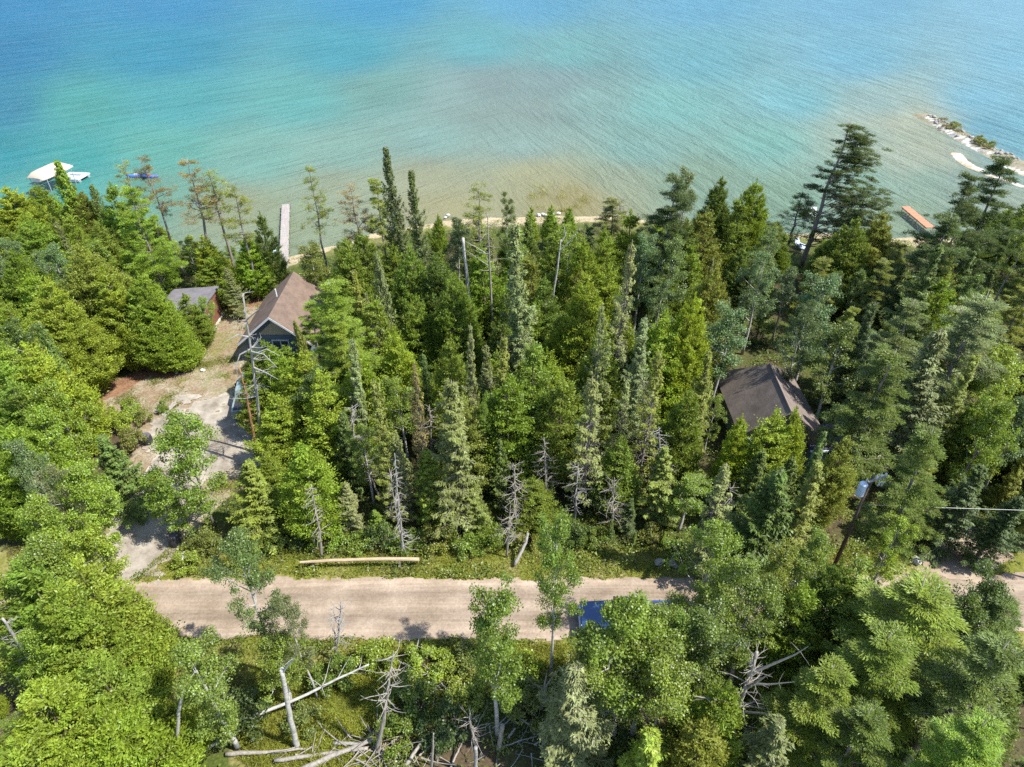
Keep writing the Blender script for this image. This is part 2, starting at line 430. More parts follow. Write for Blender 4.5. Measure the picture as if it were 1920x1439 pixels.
# ------------------------------------------------------------------ polygons (photo pixels -> ground)
def ground_poly(pts, z=0.0): return np.array([G(x,y,z) for x,y in pts])
def inside(poly, X, Y):
    res = np.zeros(X.shape, bool); n=len(poly); j=n-1
    for i in range(n):
        xi,yi=poly[i]; xj,yj=poly[j]
        with np.errstate(divide='ignore', invalid='ignore'):
            c = ((yi>Y)!=(yj>Y))&(X<(xj-xi)*(Y-yi)/(yj-yi+1e-12)+xi)
        res ^= c; j=i
    return res
def seg_dist(poly, X, Y, closed=False):
    d=np.full(X.shape,1e9); m=len(poly)
    for i in range(m if closed else m-1):
        a=poly[i]; b=poly[(i+1)%m]; ab=b-a; t=np.clip(((X-a[0])*ab[0]+(Y-a[1])*ab[1])/(ab@ab+1e-9),0,1)
        d=np.minimum(d,np.hypot(X-a[0]-t*ab[0],Y-a[1]-t*ab[1]))
    return d
def vnoise(X, Y, sc_, seed=0):
    """smooth value noise in [-1,1]"""
    r=np.random.default_rng(seed); T=r.uniform(-1,1,(256,256))
    x=X/sc_; y=Y/sc_; xi=np.floor(x).astype(int); yi=np.floor(y).astype(int); fx=x-xi; fy=y-yi
    fx=fx*fx*(3-2*fx); fy=fy*fy*(3-2*fy); g=lambda a,b:T[a%256,b%256]
    return (g(xi,yi)*(1-fx)+g(xi+1,yi)*fx)*(1-fy)+(g(xi,yi+1)*(1-fx)+g(xi+1,yi+1)*fx)*fy
def fbm(X,Y,s0,seed=0,o=4):
    return sum(vnoise(X,Y,s0/2**k,seed+k)*.5**k for k in range(o))/1.6

def lin(r,g,b): 
    f=lambda u:(u/12.92 if u<=.04045 else ((u+.055)/1.055)**2.4)
    return np.array([f(r/255),f(g/255),f(b/255)])

SHORE = np.array([(-260,150),(-140,112),(-95,90),(-75,80),(-55,74.5),(-40,72),(-30,72.5),(-20,79),(-12,84),(0,87),(12,87),(22,84.5),(32,82),(42,80.5),(54,80),(66,84),(80,88),(110,84),(160,70),(300,40)],float)
SPIT = np.array([G(1736,216,-.6),G(1770,236,-.6),G(1812,258,-.6),G(1850,278,-.6),G(1890,296,-.6),G(1920,312,-.6),(88,97),(86,86)],float)
WHITE1 = np.array([G(x,y,-.7) for x,y in ((1742,222),(1775,246),(1805,262),(1830,278),(1858,292),(1890,312),(1920,326))])
WHITE2 = np.array([G(x,y,-.7) for x,y in ((1794,288),(1804,300),(1822,312),(1838,318))])
WHITE3 = np.array([G(x,y,-.7) for x,y in ((1855,328),(1880,334),(1915,348))])
ROAD_UP = [(-200,1040),(100,1090),(215,1092),(400,1086),(600,1085),(800,1084),(1000,1084),(1300,1083),(1500,1080),(1700,1076),(2100,1070)]
ROAD_LO = [(2100,1180),(1700,1188),(1500,1192),(1300,1196),(1060,1199),(850,1202),(680,1201),(500,1199),(290,1196),(100,1200),(-200,1160)]
ROADP = ground_poly(ROAD_UP+ROAD_LO)
DRIVE_A = ground_poly([(185,1100),(178,1050),(190,1000),(225,960),(262,905),(290,850),(296,800),(330,765),(372,742),(420,738),(470,770),(480,820),(470,870),(430,905),(392,918),(350,965),(330,1010),(300,1045),(262,1075),(245,1098)])
CLEAR = ground_poly([(165,720),(210,700),(300,690),(362,682),(372,640),(392,600),(420,575),(470,545),(500,600),(500,650),(455,690),(450,730),(485,800),(485,880),(420,940),(360,1000),(330,1040),(240,1085),(185,1085),(175,1000),(210,930),(230,860),(235,790),(190,760)])
MULCH = ground_poly([(170,722),(240,700),(330,690),(345,702),(270,715),(230,740),(195,758)])
MULCH2 = ground_poly([(408,565),(470,545),(500,570),(440,585)])
RDRIVE = ground_poly([(1690,1085),(1715,1050),(1738,1032),(1790,990),(1850,985),(1900,1010),(1905,1060),(1880,1085),(1800,1090)])
MEADOW = ground_poly([(440,1420),(470,1290),(560,1250),(690,1230),(730,1215),(1060,1210),(1060,1260),(960,1290),(720,1330),(720,1439),(500,1460)])
VERGE_Y=(27.5,29.9)
def shore_y(X): return np.interp(X, SHORE[:,0], SHORE[:,1])

def height(X, Y):
    ds = (shore_y(X)+fbm(X,Y,6,40)*1.2-Y)              # >0 on land, metres from the waterline
    land = np.clip((ds-0)/6.0,0,1)
    z = np.where(ds>0, WZ+.06+(-WZ-.06)*(land*land*(3-2*land)), WZ+.06-np.minimum(-ds*.05,2.5))
    bump = fbm(X,Y,5,3)*.16*np.clip((ds-8)/6,0,1)
    flat = np.clip(seg_dist(ROADP,X,Y,True)/1.5,0,1)*(~inside(ROADP,X,Y))
    flat2 = np.clip(seg_dist(CLEAR,X,Y,True)/1.5,0,1)*(~inside(CLEAR,X,Y))
    z = z+bump*flat*flat2
    z = z-.05*inside(ROADP,X,Y)-.0*X
    sd = seg_dist(SPIT,X,Y)
    z = np.maximum(z, WZ+.42-(sd/2.1)**2*.30+fbm(X,Y,1.2,9)*.16-.14)
    sh = np.minimum.reduce([seg_dist(WHITE1,X,Y)/1.15, seg_dist(WHITE2,X,Y)/1.35, seg_dist(WHITE3,X,Y)/.9])
    z = np.maximum(z, WZ+.06-sh*.09)
    return z

# rows get coarser with distance; columns fan out
rows=[-6.0]
while rows[-1] < 900:
    y=rows[-1]; rows.append(y+(.5 if y<10 else .22 if y<34 else .28 if y<70 else .4 if y<142 else .4*(y/142)**2.2))
rows=np.array(rows); ncol=560
u=np.linspace(-1,1,ncol); u=.58*u+.42*u**5
Xg=u[None,:]*(60+1.15*np.maximum(rows,0))[:,None]; Yg=np.repeat(rows[:,None],ncol,1)
Zg=height(Xg,Yg)
ds=shore_y(Xg)-Yg
wx=Xg+fbm(Xg,Yg,2.2,60)*1.1+fbm(Xg,Yg,.7,66)*.35; wy=Yg+fbm(Xg,Yg,2.2,70)*1.1+fbm(Xg,Yg,.7,77)*.35
n1=fbm(Xg,Yg,4,11)[...,None]; n2=fbm(Xg,Yg,1.1,21)[...,None]; n3=fbm(Xg,Yg,.45,31,2)[...,None]
def lerp(a,b,t): return a*(1-t)+b*t
litter=np.array([.075,.055,.033]); green=np.array([.060,.080,.015]); soil=np.array([.20,.145,.09]); sand=np.array([.33,.265,.165])
gravel=np.array([.40,.355,.29]); mulch=np.array([.19,.105,.06]); grass=np.array([.125,.135,.022]); dry=np.array([.24,.20,.09])
C=lerp(litter,green,np.clip(.45+n1*1.1+n2*.6,0,1))
mk=lambda p,a=wx,b=wy: inside(p,a,b)[...,None]
C=np.where((wy>VERGE_Y[0]-6.5)[...,None]&(wy<VERGE_Y[1])[...,None]&(np.abs(wx)<60)[...,None], lerp(grass,dry,np.clip(.25+n2*.8,0,1)), C)
C=np.where(mk(MEADOW), lerp(grass*.9,dry*.8,np.clip(.25+n1*.7+n2*.6,0,1)), C)
C=np.where(mk(CLEAR), lerp(lerp(soil,np.array([.27,.23,.165]),np.clip(.4+n2*1.0+n3*.5,0,1)),grass,np.clip(-.02+n1*1.0+n3*.6,0,.75)), C)
C=np.where(mk(MULCH)|mk(MULCH2), mulch*(1+.3*n3), C)
C=np.where((ds<5)[...,None], lerp(C, np.array([.17,.17,.05])*(1+.2*n2), np.clip((5-ds)/3,0,1)[...,None]*.7), C)
beach=np.clip(1-np.abs(Xg-2)/12,0,1)*2.2+np.clip(1-np.abs(Xg+27)/5,0,1)*1.6+np.clip(1-np.abs(Xg-53)/7,0,1)*2.2
C=np.where((ds<.1+1.8*np.clip(beach,0,1.6)+n2[...,0])[...,None], sand*(1+.15*n2+.12*n3), C)
sdS=seg_dist(SPIT,Xg,Yg)
C=np.where((sdS<2.6)[...,None], lerp(np.array([.24,.21,.16]),np.array([.13,.125,.055]),np.clip(.4+n2*.8+n3*.6,0,1)), C)
wmask=np.minimum.reduce([seg_dist(WHITE1,wx,wy)/1.0,seg_dist(WHITE2,wx,wy)/1.3,seg_dist(WHITE3,wx,wy)/.9])
C=np.where((wmask<.42+.6*n2[...,0]+.3*n3[...,0])[...,None], np.array([.42,.41,.38])*(1+.08*n3), C)
C=np.clip(C*.82,.01,.9)
idx=np.arange(len(rows)*ncol).reshape(len(rows),ncol)
quads=np.stack([idx[:-1,:-1],idx[:-1,1:],idx[1:,1:],idx[1:,:-1]],-1).reshape(-1,4)
m,nt=mat_new('ground_soil')
out=N(nt,'ShaderNodeOutputMaterial'); p=N(nt,'ShaderNodeBsdfPrincipled'); at=N(nt,'ShaderNodeAttribute',attribute_name='Col'); tc=N(nt,'ShaderNodeTexCoord')
na=N(nt,'ShaderNodeTexNoise',Scale=5.0,Detail=8.0,Roughness=.7); L(nt,tc.outputs['Object'],na.inputs['Vector'])
nb=N(nt,'ShaderNodeTexVoronoi',Scale=7.0); L(nt,tc.outputs['Object'],nb.inputs['Vector'])
mr=N(nt,'ShaderNodeMapRange'); L(nt,na.outputs['Fac'],mr.inputs['Value']); mr.inputs['From Min'].default_value=.3; mr.inputs['From Max'].default_value=.7; mr.inputs['To Min'].default_value=.6; mr.inputs['To Max'].default_value=1.4
mr2=N(nt,'ShaderNodeMapRange'); L(nt,nb.outputs['Color'],mr2.inputs['Value']); mr2.inputs['To Min'].default_value=.8; mr2.inputs['To Max'].default_value=1.25
mm=N(nt,'ShaderNodeMath',operation='MULTIPLY'); L(nt,mr.outputs[0],mm.inputs[0]); L(nt,mr2.outputs[0],mm.inputs[1])
vm=N(nt,'ShaderNodeVectorMath',operation='SCALE'); L(nt,at.outputs['Color'],vm.inputs[0]); L(nt,mm.outputs[0],vm.inputs['Scale'])
L(nt,vm.outputs[0],p.inputs['Base Color']); p.inputs['Roughness'].default_value=.95; p.inputs['Specular IOR Level'].default_value=.1
bp=N(nt,'ShaderNodeBump',Strength=.5,Distance=.08); L(nt,na.outputs['Fac'],bp.inputs['Height']); L(nt,bp.outputs[0],p.inputs['Normal']); L(nt,p.outputs[0],out.inputs[0])
gme=np_mesh('ground',np.stack([Xg,Yg,Zg],-1),[quads],m,smooth=True,vcols={'Col':C.reshape(-1,3)})
tag(link('ground',gme),kind='structure')

# ------------------------------------------------------------------ road and driveways: sheets just above the ground
def sheet(name, poly, z, mat, step=.16, jit=.13, seed=0):
    """flat sheet on a grid clipped to a ragged outline"""
    x0,y0=poly.min(0)-1; x1,y1=poly.max(0)+1
    xs=np.arange(x0,x1,step); ys=np.arange(y0,y1,step*.5)
    X,Y=np.meshgrid(xs,ys); 
    wx=X+fbm(X,Y,1.6,seed+5)*jit*2+fbm(X,Y,.3,seed+15)*.12; wy=Y+fbm(X,Y,1.3,seed+8)*jit*2+fbm(X,Y,.3,seed+18)*.14
    ins=inside(poly,wx,wy)
    edge=np.clip(seg_dist(poly,wx,wy,True),0,1.2)
    n=np.arange(X.size).reshape(X.shape)
    ok=ins[:-1,:-1]&ins[1:,:-1]&ins[:-1,1:]&ins[1:,1:]
    q=np.stack([n[:-1,:-1],n[:-1,1:],n[1:,1:],n[1:,:-1]],-1)[ok]
    used,inv=np.unique(q,return_inverse=True)
    V=np.stack([X.ravel()[used],Y.ravel()[used],np.full(len(used),z)],1)
    V[:,2]+=fbm(V[:,0],V[:,1],3,seed)*.015
    me=np_mesh(name,V,[inv.reshape(-1,4)],mat,smooth=True,vcols={'edge':edge.ravel()[used]/1.2})
    return tag(link(name,me),kind='structure')
def road_mat(name, a, b, streak=(.12,2.6,1), amp=1.0):
    m,nt=mat_new(name); out=N(nt,'ShaderNodeOutputMaterial'); p=N(nt,'ShaderNodeBsdfPrincipled'); tc=N(nt,'ShaderNodeTexCoord')
    mp=N(nt,'ShaderNodeMapping'); mp.inputs['Scale'].default_value=streak; L(nt,tc.outputs['Object'],mp.inputs['Vector'])
    n1=N(nt,'ShaderNodeTexNoise',Scale=1.6,Detail=7.0,Roughness=.62); L(nt,mp.outputs[0],n1.inputs['Vector'])
    n2=N(nt,'ShaderNodeTexNoise',Scale=14.0,Detail=6.0,Roughness=.8); L(nt,tc.outputs['Object'],n2.inputs['Vector'])
    n3=N(nt,'ShaderNodeTexNoise',Scale=.5,Detail=4.0); L(nt,tc.outputs['Object'],n3.inputs['Vector'])
    ad=N(nt,'ShaderNodeMath',operation='ADD'); L(nt,n1.outputs['Fac'],ad.inputs[0])
    m2=N(nt,'ShaderNodeMath',operation='MULTIPLY_ADD'); L(nt,n2.outputs['Fac'],m2.inputs[0]); m2.inputs[1].default_value=.62; L(nt,n3.outputs['Fac'],m2.inputs[2]); L(nt,m2.outputs[0],ad.inputs[1])
    cr=N(nt,'ShaderNodeValToRGB'); cr.color_ramp.elements[0].position=.95; cr.color_ramp.elements[1].position=1.62
    d=N(nt,'ShaderNodeMath',operation='DIVIDE'); L(nt,ad.outputs[0],d.inputs[0]); d.inputs[1].default_value=1.0
    cr.color_ramp.elements[0].position=.42; cr.color_ramp.elements[1].position=.90
    sub=N(nt,'ShaderNodeMath',operation='SUBTRACT'); L(nt,ad.outputs[0],sub.inputs[0]); sub.inputs[1].default_value=.65; L(nt,sub.outputs[0],cr.inputs['Fac'])
    cr.color_ramp.elements[0].color=(*(np.array(a)*.80),1); cr.color_ramp.elements[1].color=(*(np.array(b)*.80),1)
    eg=N(nt,'ShaderNodeAttribute',attribute_name='edge'); er=N(nt,'ShaderNodeMapRange'); L(nt,eg.outputs['Fac'],er.inputs['Value'])
    er.inputs['From Min'].default_value=.1; er.inputs['From Max'].default_value=.75; er.inputs['To Min'].default_value=1.18; er.inputs['To Max'].default_value=.97
    vs=N(nt,'ShaderNodeVectorMath',operation='SCALE'); L(nt,cr.outputs[0],vs.inputs[0]); L(nt,er.outputs[0],vs.inputs['Scale'])
    if streak[0]!=1:
        sx=N(nt,'ShaderNodeSeparateXYZ'); L(nt,tc.outputs['Object'],sx.inputs[0])
        nw=N(nt,'ShaderNodeTexNoise',Scale=.12,Detail=3.0); L(nt,tc.outputs['Object'],nw.inputs['Vector'])
        ym=N(nt,'ShaderNodeMath',operation='MULTIPLY_ADD'); L(nt,nw.outputs['Fac'],ym.inputs[0]); ym.inputs[1].default_value=1.6; L(nt,sx.outputs['Y'],ym.inputs[2])
        sn=N(nt,'ShaderNodeMath',operation='SINE'); m5=N(nt,'ShaderNodeMath',operation='MULTIPLY'); L(nt,ym.outputs[0],m5.inputs[0]); m5.inputs[1].default_value=4.1; L(nt,m5.outputs[0],sn.inputs[0])
        rr=N(nt,'ShaderNodeMapRange'); L(nt,sn.outputs[0],rr.inputs['Value']); rr.inputs['From Min'].default_value=-1; rr.inputs['To Min'].default_value=.86; rr.inputs['To Max'].default_value=1.08
        pb=N(nt,'ShaderNodeTexVoronoi',Scale=9.0); L(nt,tc.outputs['Object'],pb.inputs['Vector'])
        pr=N(nt,'ShaderNodeMapRange'); L(nt,pb.outputs['Color'],pr.inputs['Value']); pr.inputs['To Min'].default_value=.84; pr.inputs['To Max'].default_value=1.14
        mm5=N(nt,'ShaderNodeMath',operation='MULTIPLY'); L(nt,rr.outputs[0],mm5.inputs[0]); L(nt,pr.outputs[0],mm5.inputs[1])
        v2=N(nt,'ShaderNodeVectorMath',operation='SCALE'); L(nt,vs.outputs[0],v2.inputs[0]); L(nt,mm5.outputs[0],v2.inputs['Scale']); vs=v2
    L(nt,vs.outputs[0],p.inputs['Base Color']); p.inputs['Roughness'].default_value=.95; p.inputs['Specular IOR Level'].default_value=.1
    bp=N(nt,'ShaderNodeBump',Strength=.35,Distance=.05); L(nt,ad.outputs[0],bp.inputs['Height']); L(nt,bp.outputs[0],p.inputs['Normal'])
    L(nt,p.outputs[0],out.inputs[0]); return m
sheet('road',ROADP,.03,road_mat('road_dirt',(.215,.163,.115),(.335,.265,.200)),seed=3)
GRAV=road_mat('drive_gravel',(.18,.15,.115),(.37,.325,.265),streak=(1,1,1))
sheet('driveway',DRIVE_A,.045,GRAV,jit=1.25,seed=13,step=.12)
sheet('driveway',RDRIVE,.045,road_mat('drive_sand',(.21,.155,.105),(.34,.27,.20),streak=(1,1,1)),jit=.6,seed=23,step=.12)

# ------------------------------------------------------------------ lake
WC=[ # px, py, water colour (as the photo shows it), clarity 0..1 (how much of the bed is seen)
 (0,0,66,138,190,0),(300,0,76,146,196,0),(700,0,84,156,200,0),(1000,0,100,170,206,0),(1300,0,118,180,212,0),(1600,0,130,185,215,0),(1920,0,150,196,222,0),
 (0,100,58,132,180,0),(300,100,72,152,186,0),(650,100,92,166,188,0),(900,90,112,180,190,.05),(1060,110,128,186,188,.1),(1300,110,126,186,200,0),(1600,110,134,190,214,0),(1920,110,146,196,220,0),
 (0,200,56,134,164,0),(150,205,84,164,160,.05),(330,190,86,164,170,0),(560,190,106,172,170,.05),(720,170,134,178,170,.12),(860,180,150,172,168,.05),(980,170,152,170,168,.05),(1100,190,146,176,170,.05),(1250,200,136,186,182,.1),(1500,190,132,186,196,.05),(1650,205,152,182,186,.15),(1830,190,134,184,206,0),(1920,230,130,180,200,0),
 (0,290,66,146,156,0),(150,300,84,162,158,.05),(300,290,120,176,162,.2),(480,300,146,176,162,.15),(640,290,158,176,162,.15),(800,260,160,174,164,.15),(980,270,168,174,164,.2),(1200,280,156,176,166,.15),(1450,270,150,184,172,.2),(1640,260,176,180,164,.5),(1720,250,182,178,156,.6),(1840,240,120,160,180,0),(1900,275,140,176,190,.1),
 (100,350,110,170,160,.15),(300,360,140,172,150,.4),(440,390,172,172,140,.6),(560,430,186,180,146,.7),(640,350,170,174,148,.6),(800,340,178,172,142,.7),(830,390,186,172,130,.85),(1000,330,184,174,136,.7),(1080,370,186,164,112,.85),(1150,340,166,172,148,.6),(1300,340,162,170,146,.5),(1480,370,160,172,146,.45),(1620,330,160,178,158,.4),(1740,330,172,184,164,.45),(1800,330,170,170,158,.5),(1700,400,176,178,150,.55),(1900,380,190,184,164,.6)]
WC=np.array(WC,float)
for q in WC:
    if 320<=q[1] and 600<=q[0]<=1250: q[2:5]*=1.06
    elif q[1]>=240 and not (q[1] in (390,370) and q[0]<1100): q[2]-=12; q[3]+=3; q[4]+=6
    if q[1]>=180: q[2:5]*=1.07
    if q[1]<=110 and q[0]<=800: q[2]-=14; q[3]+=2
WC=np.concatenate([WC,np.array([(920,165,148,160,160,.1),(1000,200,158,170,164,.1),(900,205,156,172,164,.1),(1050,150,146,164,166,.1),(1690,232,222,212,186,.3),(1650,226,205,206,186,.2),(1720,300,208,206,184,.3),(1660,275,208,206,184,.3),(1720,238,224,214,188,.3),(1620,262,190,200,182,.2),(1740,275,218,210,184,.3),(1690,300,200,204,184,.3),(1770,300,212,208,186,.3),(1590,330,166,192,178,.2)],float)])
wrow=[74.0]
while wrow[-1]<1400:
    y=wrow[-1]; wrow.append(y+1.0*max(1,(y/110)**1.9))
wrow=np.array(wrow); wu=np.linspace(-1,1,150)
WX=wu[None,:]*(10+1.0*wrow)[:,None]; WY=np.repeat(wrow[:,None],150,1)
dep=WY*c_-(WZ-HC)*s_; upv=WY*s_+(WZ-HC)*c_
PXw=960+F*WX/dep; PYw=np.maximum(719.5-F*upv/dep,-60)
ww=np.zeros(WX.shape); acc=np.zeros(WX.shape+(4,))
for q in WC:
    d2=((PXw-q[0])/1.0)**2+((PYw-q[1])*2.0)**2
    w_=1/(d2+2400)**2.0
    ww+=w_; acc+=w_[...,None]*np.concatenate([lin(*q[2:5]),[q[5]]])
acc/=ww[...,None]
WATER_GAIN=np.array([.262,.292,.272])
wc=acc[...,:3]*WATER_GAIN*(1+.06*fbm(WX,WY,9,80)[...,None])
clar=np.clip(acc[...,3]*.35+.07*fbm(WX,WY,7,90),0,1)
wi=np.arange(WX.size).reshape(WX.shape)
wq=np.stack([wi[:-1,:-1],wi[:-1,1:],wi[1:,1:],wi[1:,:-1]],-1).reshape(-1,4)
m,nt=mat_new('lake_water'); out=N(nt,'ShaderNodeOutputMaterial'); tc=N(nt,'ShaderNodeTexCoord')
def rip(rot,sx,sy,scale,det=4.0,dist=.6):
    mp=N(nt,'ShaderNodeMapping'); mp.vector_type='TEXTURE'; mp.inputs['Rotation'].default_value=(0,0,R(rot)); mp.inputs['Scale'].default_value=(1/sx,1/sy,1)
    L(nt,tc.outputs['Object'],mp.inputs['Vector']); n=N(nt,'ShaderNodeTexNoise',Scale=scale,Detail=det,Distortion=dist,Roughness=.7); L(nt,mp.outputs[0],n.inputs['Vector']); return n.outputs['Fac']
ra=rip(42,.2,1,.36,5.0,1.2); rb=rip(-72,.2,1,.5,5.0,1.2); rc=rip(10,.6,1,2.2,3.0,.2)
sp_=N(nt,'ShaderNodeSeparateXYZ'); L(nt,tc.outputs['Object'],sp_.inputs[0])
mx=N(nt,'ShaderNodeMapRange',interpolation_type='SMOOTHSTEP'); L(nt,sp_.outputs['X'],mx.inputs['Value']); mx.inputs['From Min'].default_value=-25; mx.inputs['From Max'].default_value=25
mixr=N(nt,'ShaderNodeMix'); L(nt,mx.outputs[0],mixr.inputs[0]); L(nt,ra,mixr.inputs[2]); L(nt,rb,mixr.inputs[3])
hsum=N(nt,'ShaderNodeMath',operation='MULTIPLY_ADD'); L(nt,rc,hsum.inputs[0]); hsum.inputs[1].default_value=.22; L(nt,mixr.outputs[0],hsum.inputs[2])
bp=N(nt,'ShaderNodeBump',Strength=1.0,Distance=.85); L(nt,hsum.outputs[0],bp.inputs['Height'])
cat_=N(nt,'ShaderNodeAttribute',attribute_name='Col'); cl=N(nt,'ShaderNodeAttribute',attribute_name='clear')
dif=N(nt,'ShaderNodeBsdfDiffuse'); L(nt,cat_.outputs['Color'],dif.inputs['Color']); L(nt,bp.outputs[0],dif.inputs['Normal'])
trn=N(nt,'ShaderNodeBsdfTransparent'); trn.inputs['Color'].default_value=(.86,.93,.88,1)
glo=N(nt,'ShaderNodeBsdfGlossy',Roughness=.22); L(nt,bp.outputs[0],glo.inputs['Normal'])
fr=N(nt,'ShaderNodeFresnel',IOR=1.33); L(nt,bp.outputs[0],fr.inputs['Normal'])
fm=N(nt,'ShaderNodeMath',operation='MULTIPLY'); L(nt,fr.outputs[0],fm.inputs[0]); fm.inputs[1].default_value=.26
mA=N(nt,'ShaderNodeMixShader'); L(nt,cl.outputs['Fac'],mA.inputs[0]); L(nt,dif.outputs[0],mA.inputs[1]); L(nt,trn.outputs[0],mA.inputs[2])
mB=N(nt,'ShaderNodeMixShader'); L(nt,fm.outputs[0],mB.inputs[0]); L(nt,mA.outputs[0],mB.inputs[1]); L(nt,glo.outputs[0],mB.inputs[2])
L(nt,mB.outputs[0],out.inputs[0])
wme=np_mesh('lake',np.stack([WX,WY,np.full(WX.shape,WZ)],-1),[wq],m,smooth=True,vcols={'Col':wc.reshape(-1,3),'clear':clar.ravel()})
tag(link('lake_water',wme),kind='structure')

# ------------------------------------------------------------------ buildings
SH_BROWN=surf('shingle_brown',(.150,.106,.080),.25,1.2,bump=.5,stretch=(1,1,1),fine=9)
SH_CABIN=surf('shingle_greybrown',(.155,.124,.104),.25,1.2,bump=.5,fine=9)
SH_GREY=surf('shingle_grey',(.15,.14,.15),.2,1.5,bump=.4,fine=9)
WALL_SHADE=surf('shade_blue_siding',(.11,.15,.17),.15,3,bump=.15,stretch=(.3,.3,6))  # dark blue is the gable's shade, put into the siding colour
WALL_TAN=surf('tan_siding',(.42,.34,.22),.12,3,bump=.15,stretch=(.3,.3,6))
WALL_LOG=surf('brown_board_wall',(.17,.075,.045),.3,2,bump=.4,stretch=(.4,.4,5))
WALL_GREEN=surf('green_siding',(.22,.27,.24),.15,3,bump=.15,stretch=(.3,.3,6))
TRIM=surf('white_trim',(.55,.55,.53),.05,3,bump=0,rough=.6)
CONC=surf('concrete',(.50,.45,.38),.15,3)
GLASS=surf('window_glass',(.05,.07,.08),.1,2,rough=.08,spec=.8,bump=0)
DARKP=surf('dark_plastic',(.035,.035,.04),.2,5,rough=.5)
def roof_obj(parent, name, tris_quads, thick, mat):
    ac=Acc()
    for poly in tris_quads:
        p=np.array(poly,float); n=np.cross(p[1]-p[0],p[2]-p[0]); n/=np.linalg.norm(n)
        if n[2]<0: n=-n
        lo=p-n*thick; k=len(p)
        q=[[i,(i+1)%k,k+(i+1)%k,k+i] for i in range(k)]
        V=np.concatenate([p,lo])
        if k==4: ac.add(V,q+[[0,1,2,3],[7,6,5,4]])
        else: ac.add(V,q,[[0,1,2],[5,4,3]])
    return ac.obj(name,mat,parent)
# cottage: ridge along Y, gable towards the camera
ct=empty('cottage',(-21.3,51.4,0))
tag(ct,'brown-roofed cottage with a shaded gable end and white-framed window by the dock path','house')
ac=Acc(); hw=2.75; D0,D1=.55,8.2
ac.prism([(-hw,0),(hw,0),(hw,2.55),(0,4.86),(-hw,2.55)],'y',D0,D1); ac.obj('wall',WALL_SHADE,ct)
rf=roof_obj(ct,'roof',[[(0,0,5.2),(0,8.6,5.2),(-3.3,8.6,2.45),(-3.3,0,2.45)],[(0.01,0,5.2),(3.5,0,2.25),(3.5,8.6,2.25),(0.01,8.6,5.2)]],.16,SH_BROWN)
ac=Acc(); ac.tube([(-.55,4.4,4.6),(-.55,4.4,5.55)],.07,8); ac.obj('vent_pipe',TRIM,rf)
ac=Acc()
for x0,x1,z1 in ((-3.32,0,2.42),(3.52,0,2.22)):
    a=np.array([x0,-.03,z1]); b=np.array([0,-.03,5.19]); d=np.array([0,0,-.22])
    w=np.array([0,-.04,0]); ac.hexa([a+d,b+d,b+d+w,a+d+w,a,b,b+w,a+w])
ac.obj('bargeboard',TRIM,ct)
wn=Acc(); wx0=.35
for c,d in (((wx0,.5,1.15),(1.55,.1,.09)),((wx0,.5,2.45),(1.55,.1,.09)),((wx0-.73,.5,1.8),(.09,.1,1.22)),((wx0+.73,.5,1.8),(.09,.1,1.22)),((wx0,.5,1.8),(.07,.1,1.22))): wn.box(c,d)
wf=wn.obj('window',TRIM,ct); pn=Acc(); pn.box((wx0,.535,1.8),(1.38,.03,1.2)); pn.obj('pane',GLASS,wf)
ac=Acc(); ac.prism([(-1.5,3.05),(1.5,3.05),(0,4.4)],'y',.52,.545); ac.obj('gable_panel',WALL_TAN,ct)
# shed with a low grey roof and a brown boarded wall
sh=empty('shed',(-31.6,58.4,0)); tag(sh,'low shed with grey roof and red-brown board wall beside the cottage yard','shed')
ac=Acc(); ac.prism([(-1.95,0),(1.95,0),(1.95,2.93),(-1.95,2.62)],'y',-2.15,2.15); ac.obj('wall',WALL_LOG,sh)
roof_obj(sh,'roof',[[(-2.5,-2.6,2.75),(2.15,-2.6,3.12),(2.15,2.5,3.12),(-2.5,2.5,2.75)]],.14,SH_GREY)
ac=Acc(); ac.box((2.02,0,.09),(.14,4.5,.18)); ac.obj('foundation',CONC,sh)
for c,d in (((1.99,-.75,1.5),(.06,.35,.75)),((1.99,.75,1.9),(.06,.18,.5)),((1.99,-1.4,1.35),(.06,.14,.4))):
    ac=Acc(); ac.box(c,d); ac.obj('patch_board',LOGWOOD,sh)
# hip-roofed cabin
cb=empty('cabin',(20.1,41.2,0)); tag(cb,'cabin with a large brown hip roof and a low lean-to among dark trees','house')
ac=Acc(); ac.box((.1,.9,1.3),(5.5,8.0,2.6)); ac.obj('wall',WALL_GREEN,cb)
A=(0.05,2.6,5.5); B=(-.25,-3.4,5.5)
w0,w1,y0,y1,e=-3.15,3.35,-3.75,5.5,2.6
rf=roof_obj(cb,'roof',[[A,B,(w0,y0+1.3,e),(w0,y1,e)],[B,A,(w1,y1,e),(w1,y0,e)],[A,(w0,y1,e),(w1,y1,e)],[B,(w1,y0,e),(w0,y0+1.3,e)]],.15,SH_CABIN)
ac=Acc(); ac.tube([np.array(A)+[0,0,.03],np.array(B)+[0,0,.03]],.07,5); ac.tube([np.array(B)+[0,0,.02],(w1,y0,e+.03)],.06,5); ac.obj('ridge_cap',surf('ridge_cap',(.20,.155,.125),.1,3),rf)
ac=Acc(); ac.box((3.35,-2.9,1.2),(2.9,2.1,2.4)); lw=ac.obj('lean_to',WALL_GREEN,cb)
roof_obj(lw,'lean_to_roof',[[(1.6,-1.7,2.95),(1.6,-4.15,2.52),(5.0,-4.15,2.52),(5.0,-1.7,2.95)]],.1,surf('dark_roof',(.06,.06,.08),.2,2))
ac=Acc(); ac.box((3.3,-4.2,2.47),(3.4,.1,.13)); ac.obj('gutter',surf('gutter_pale',(.55,.66,.62),.05,3,bump=0),lw)

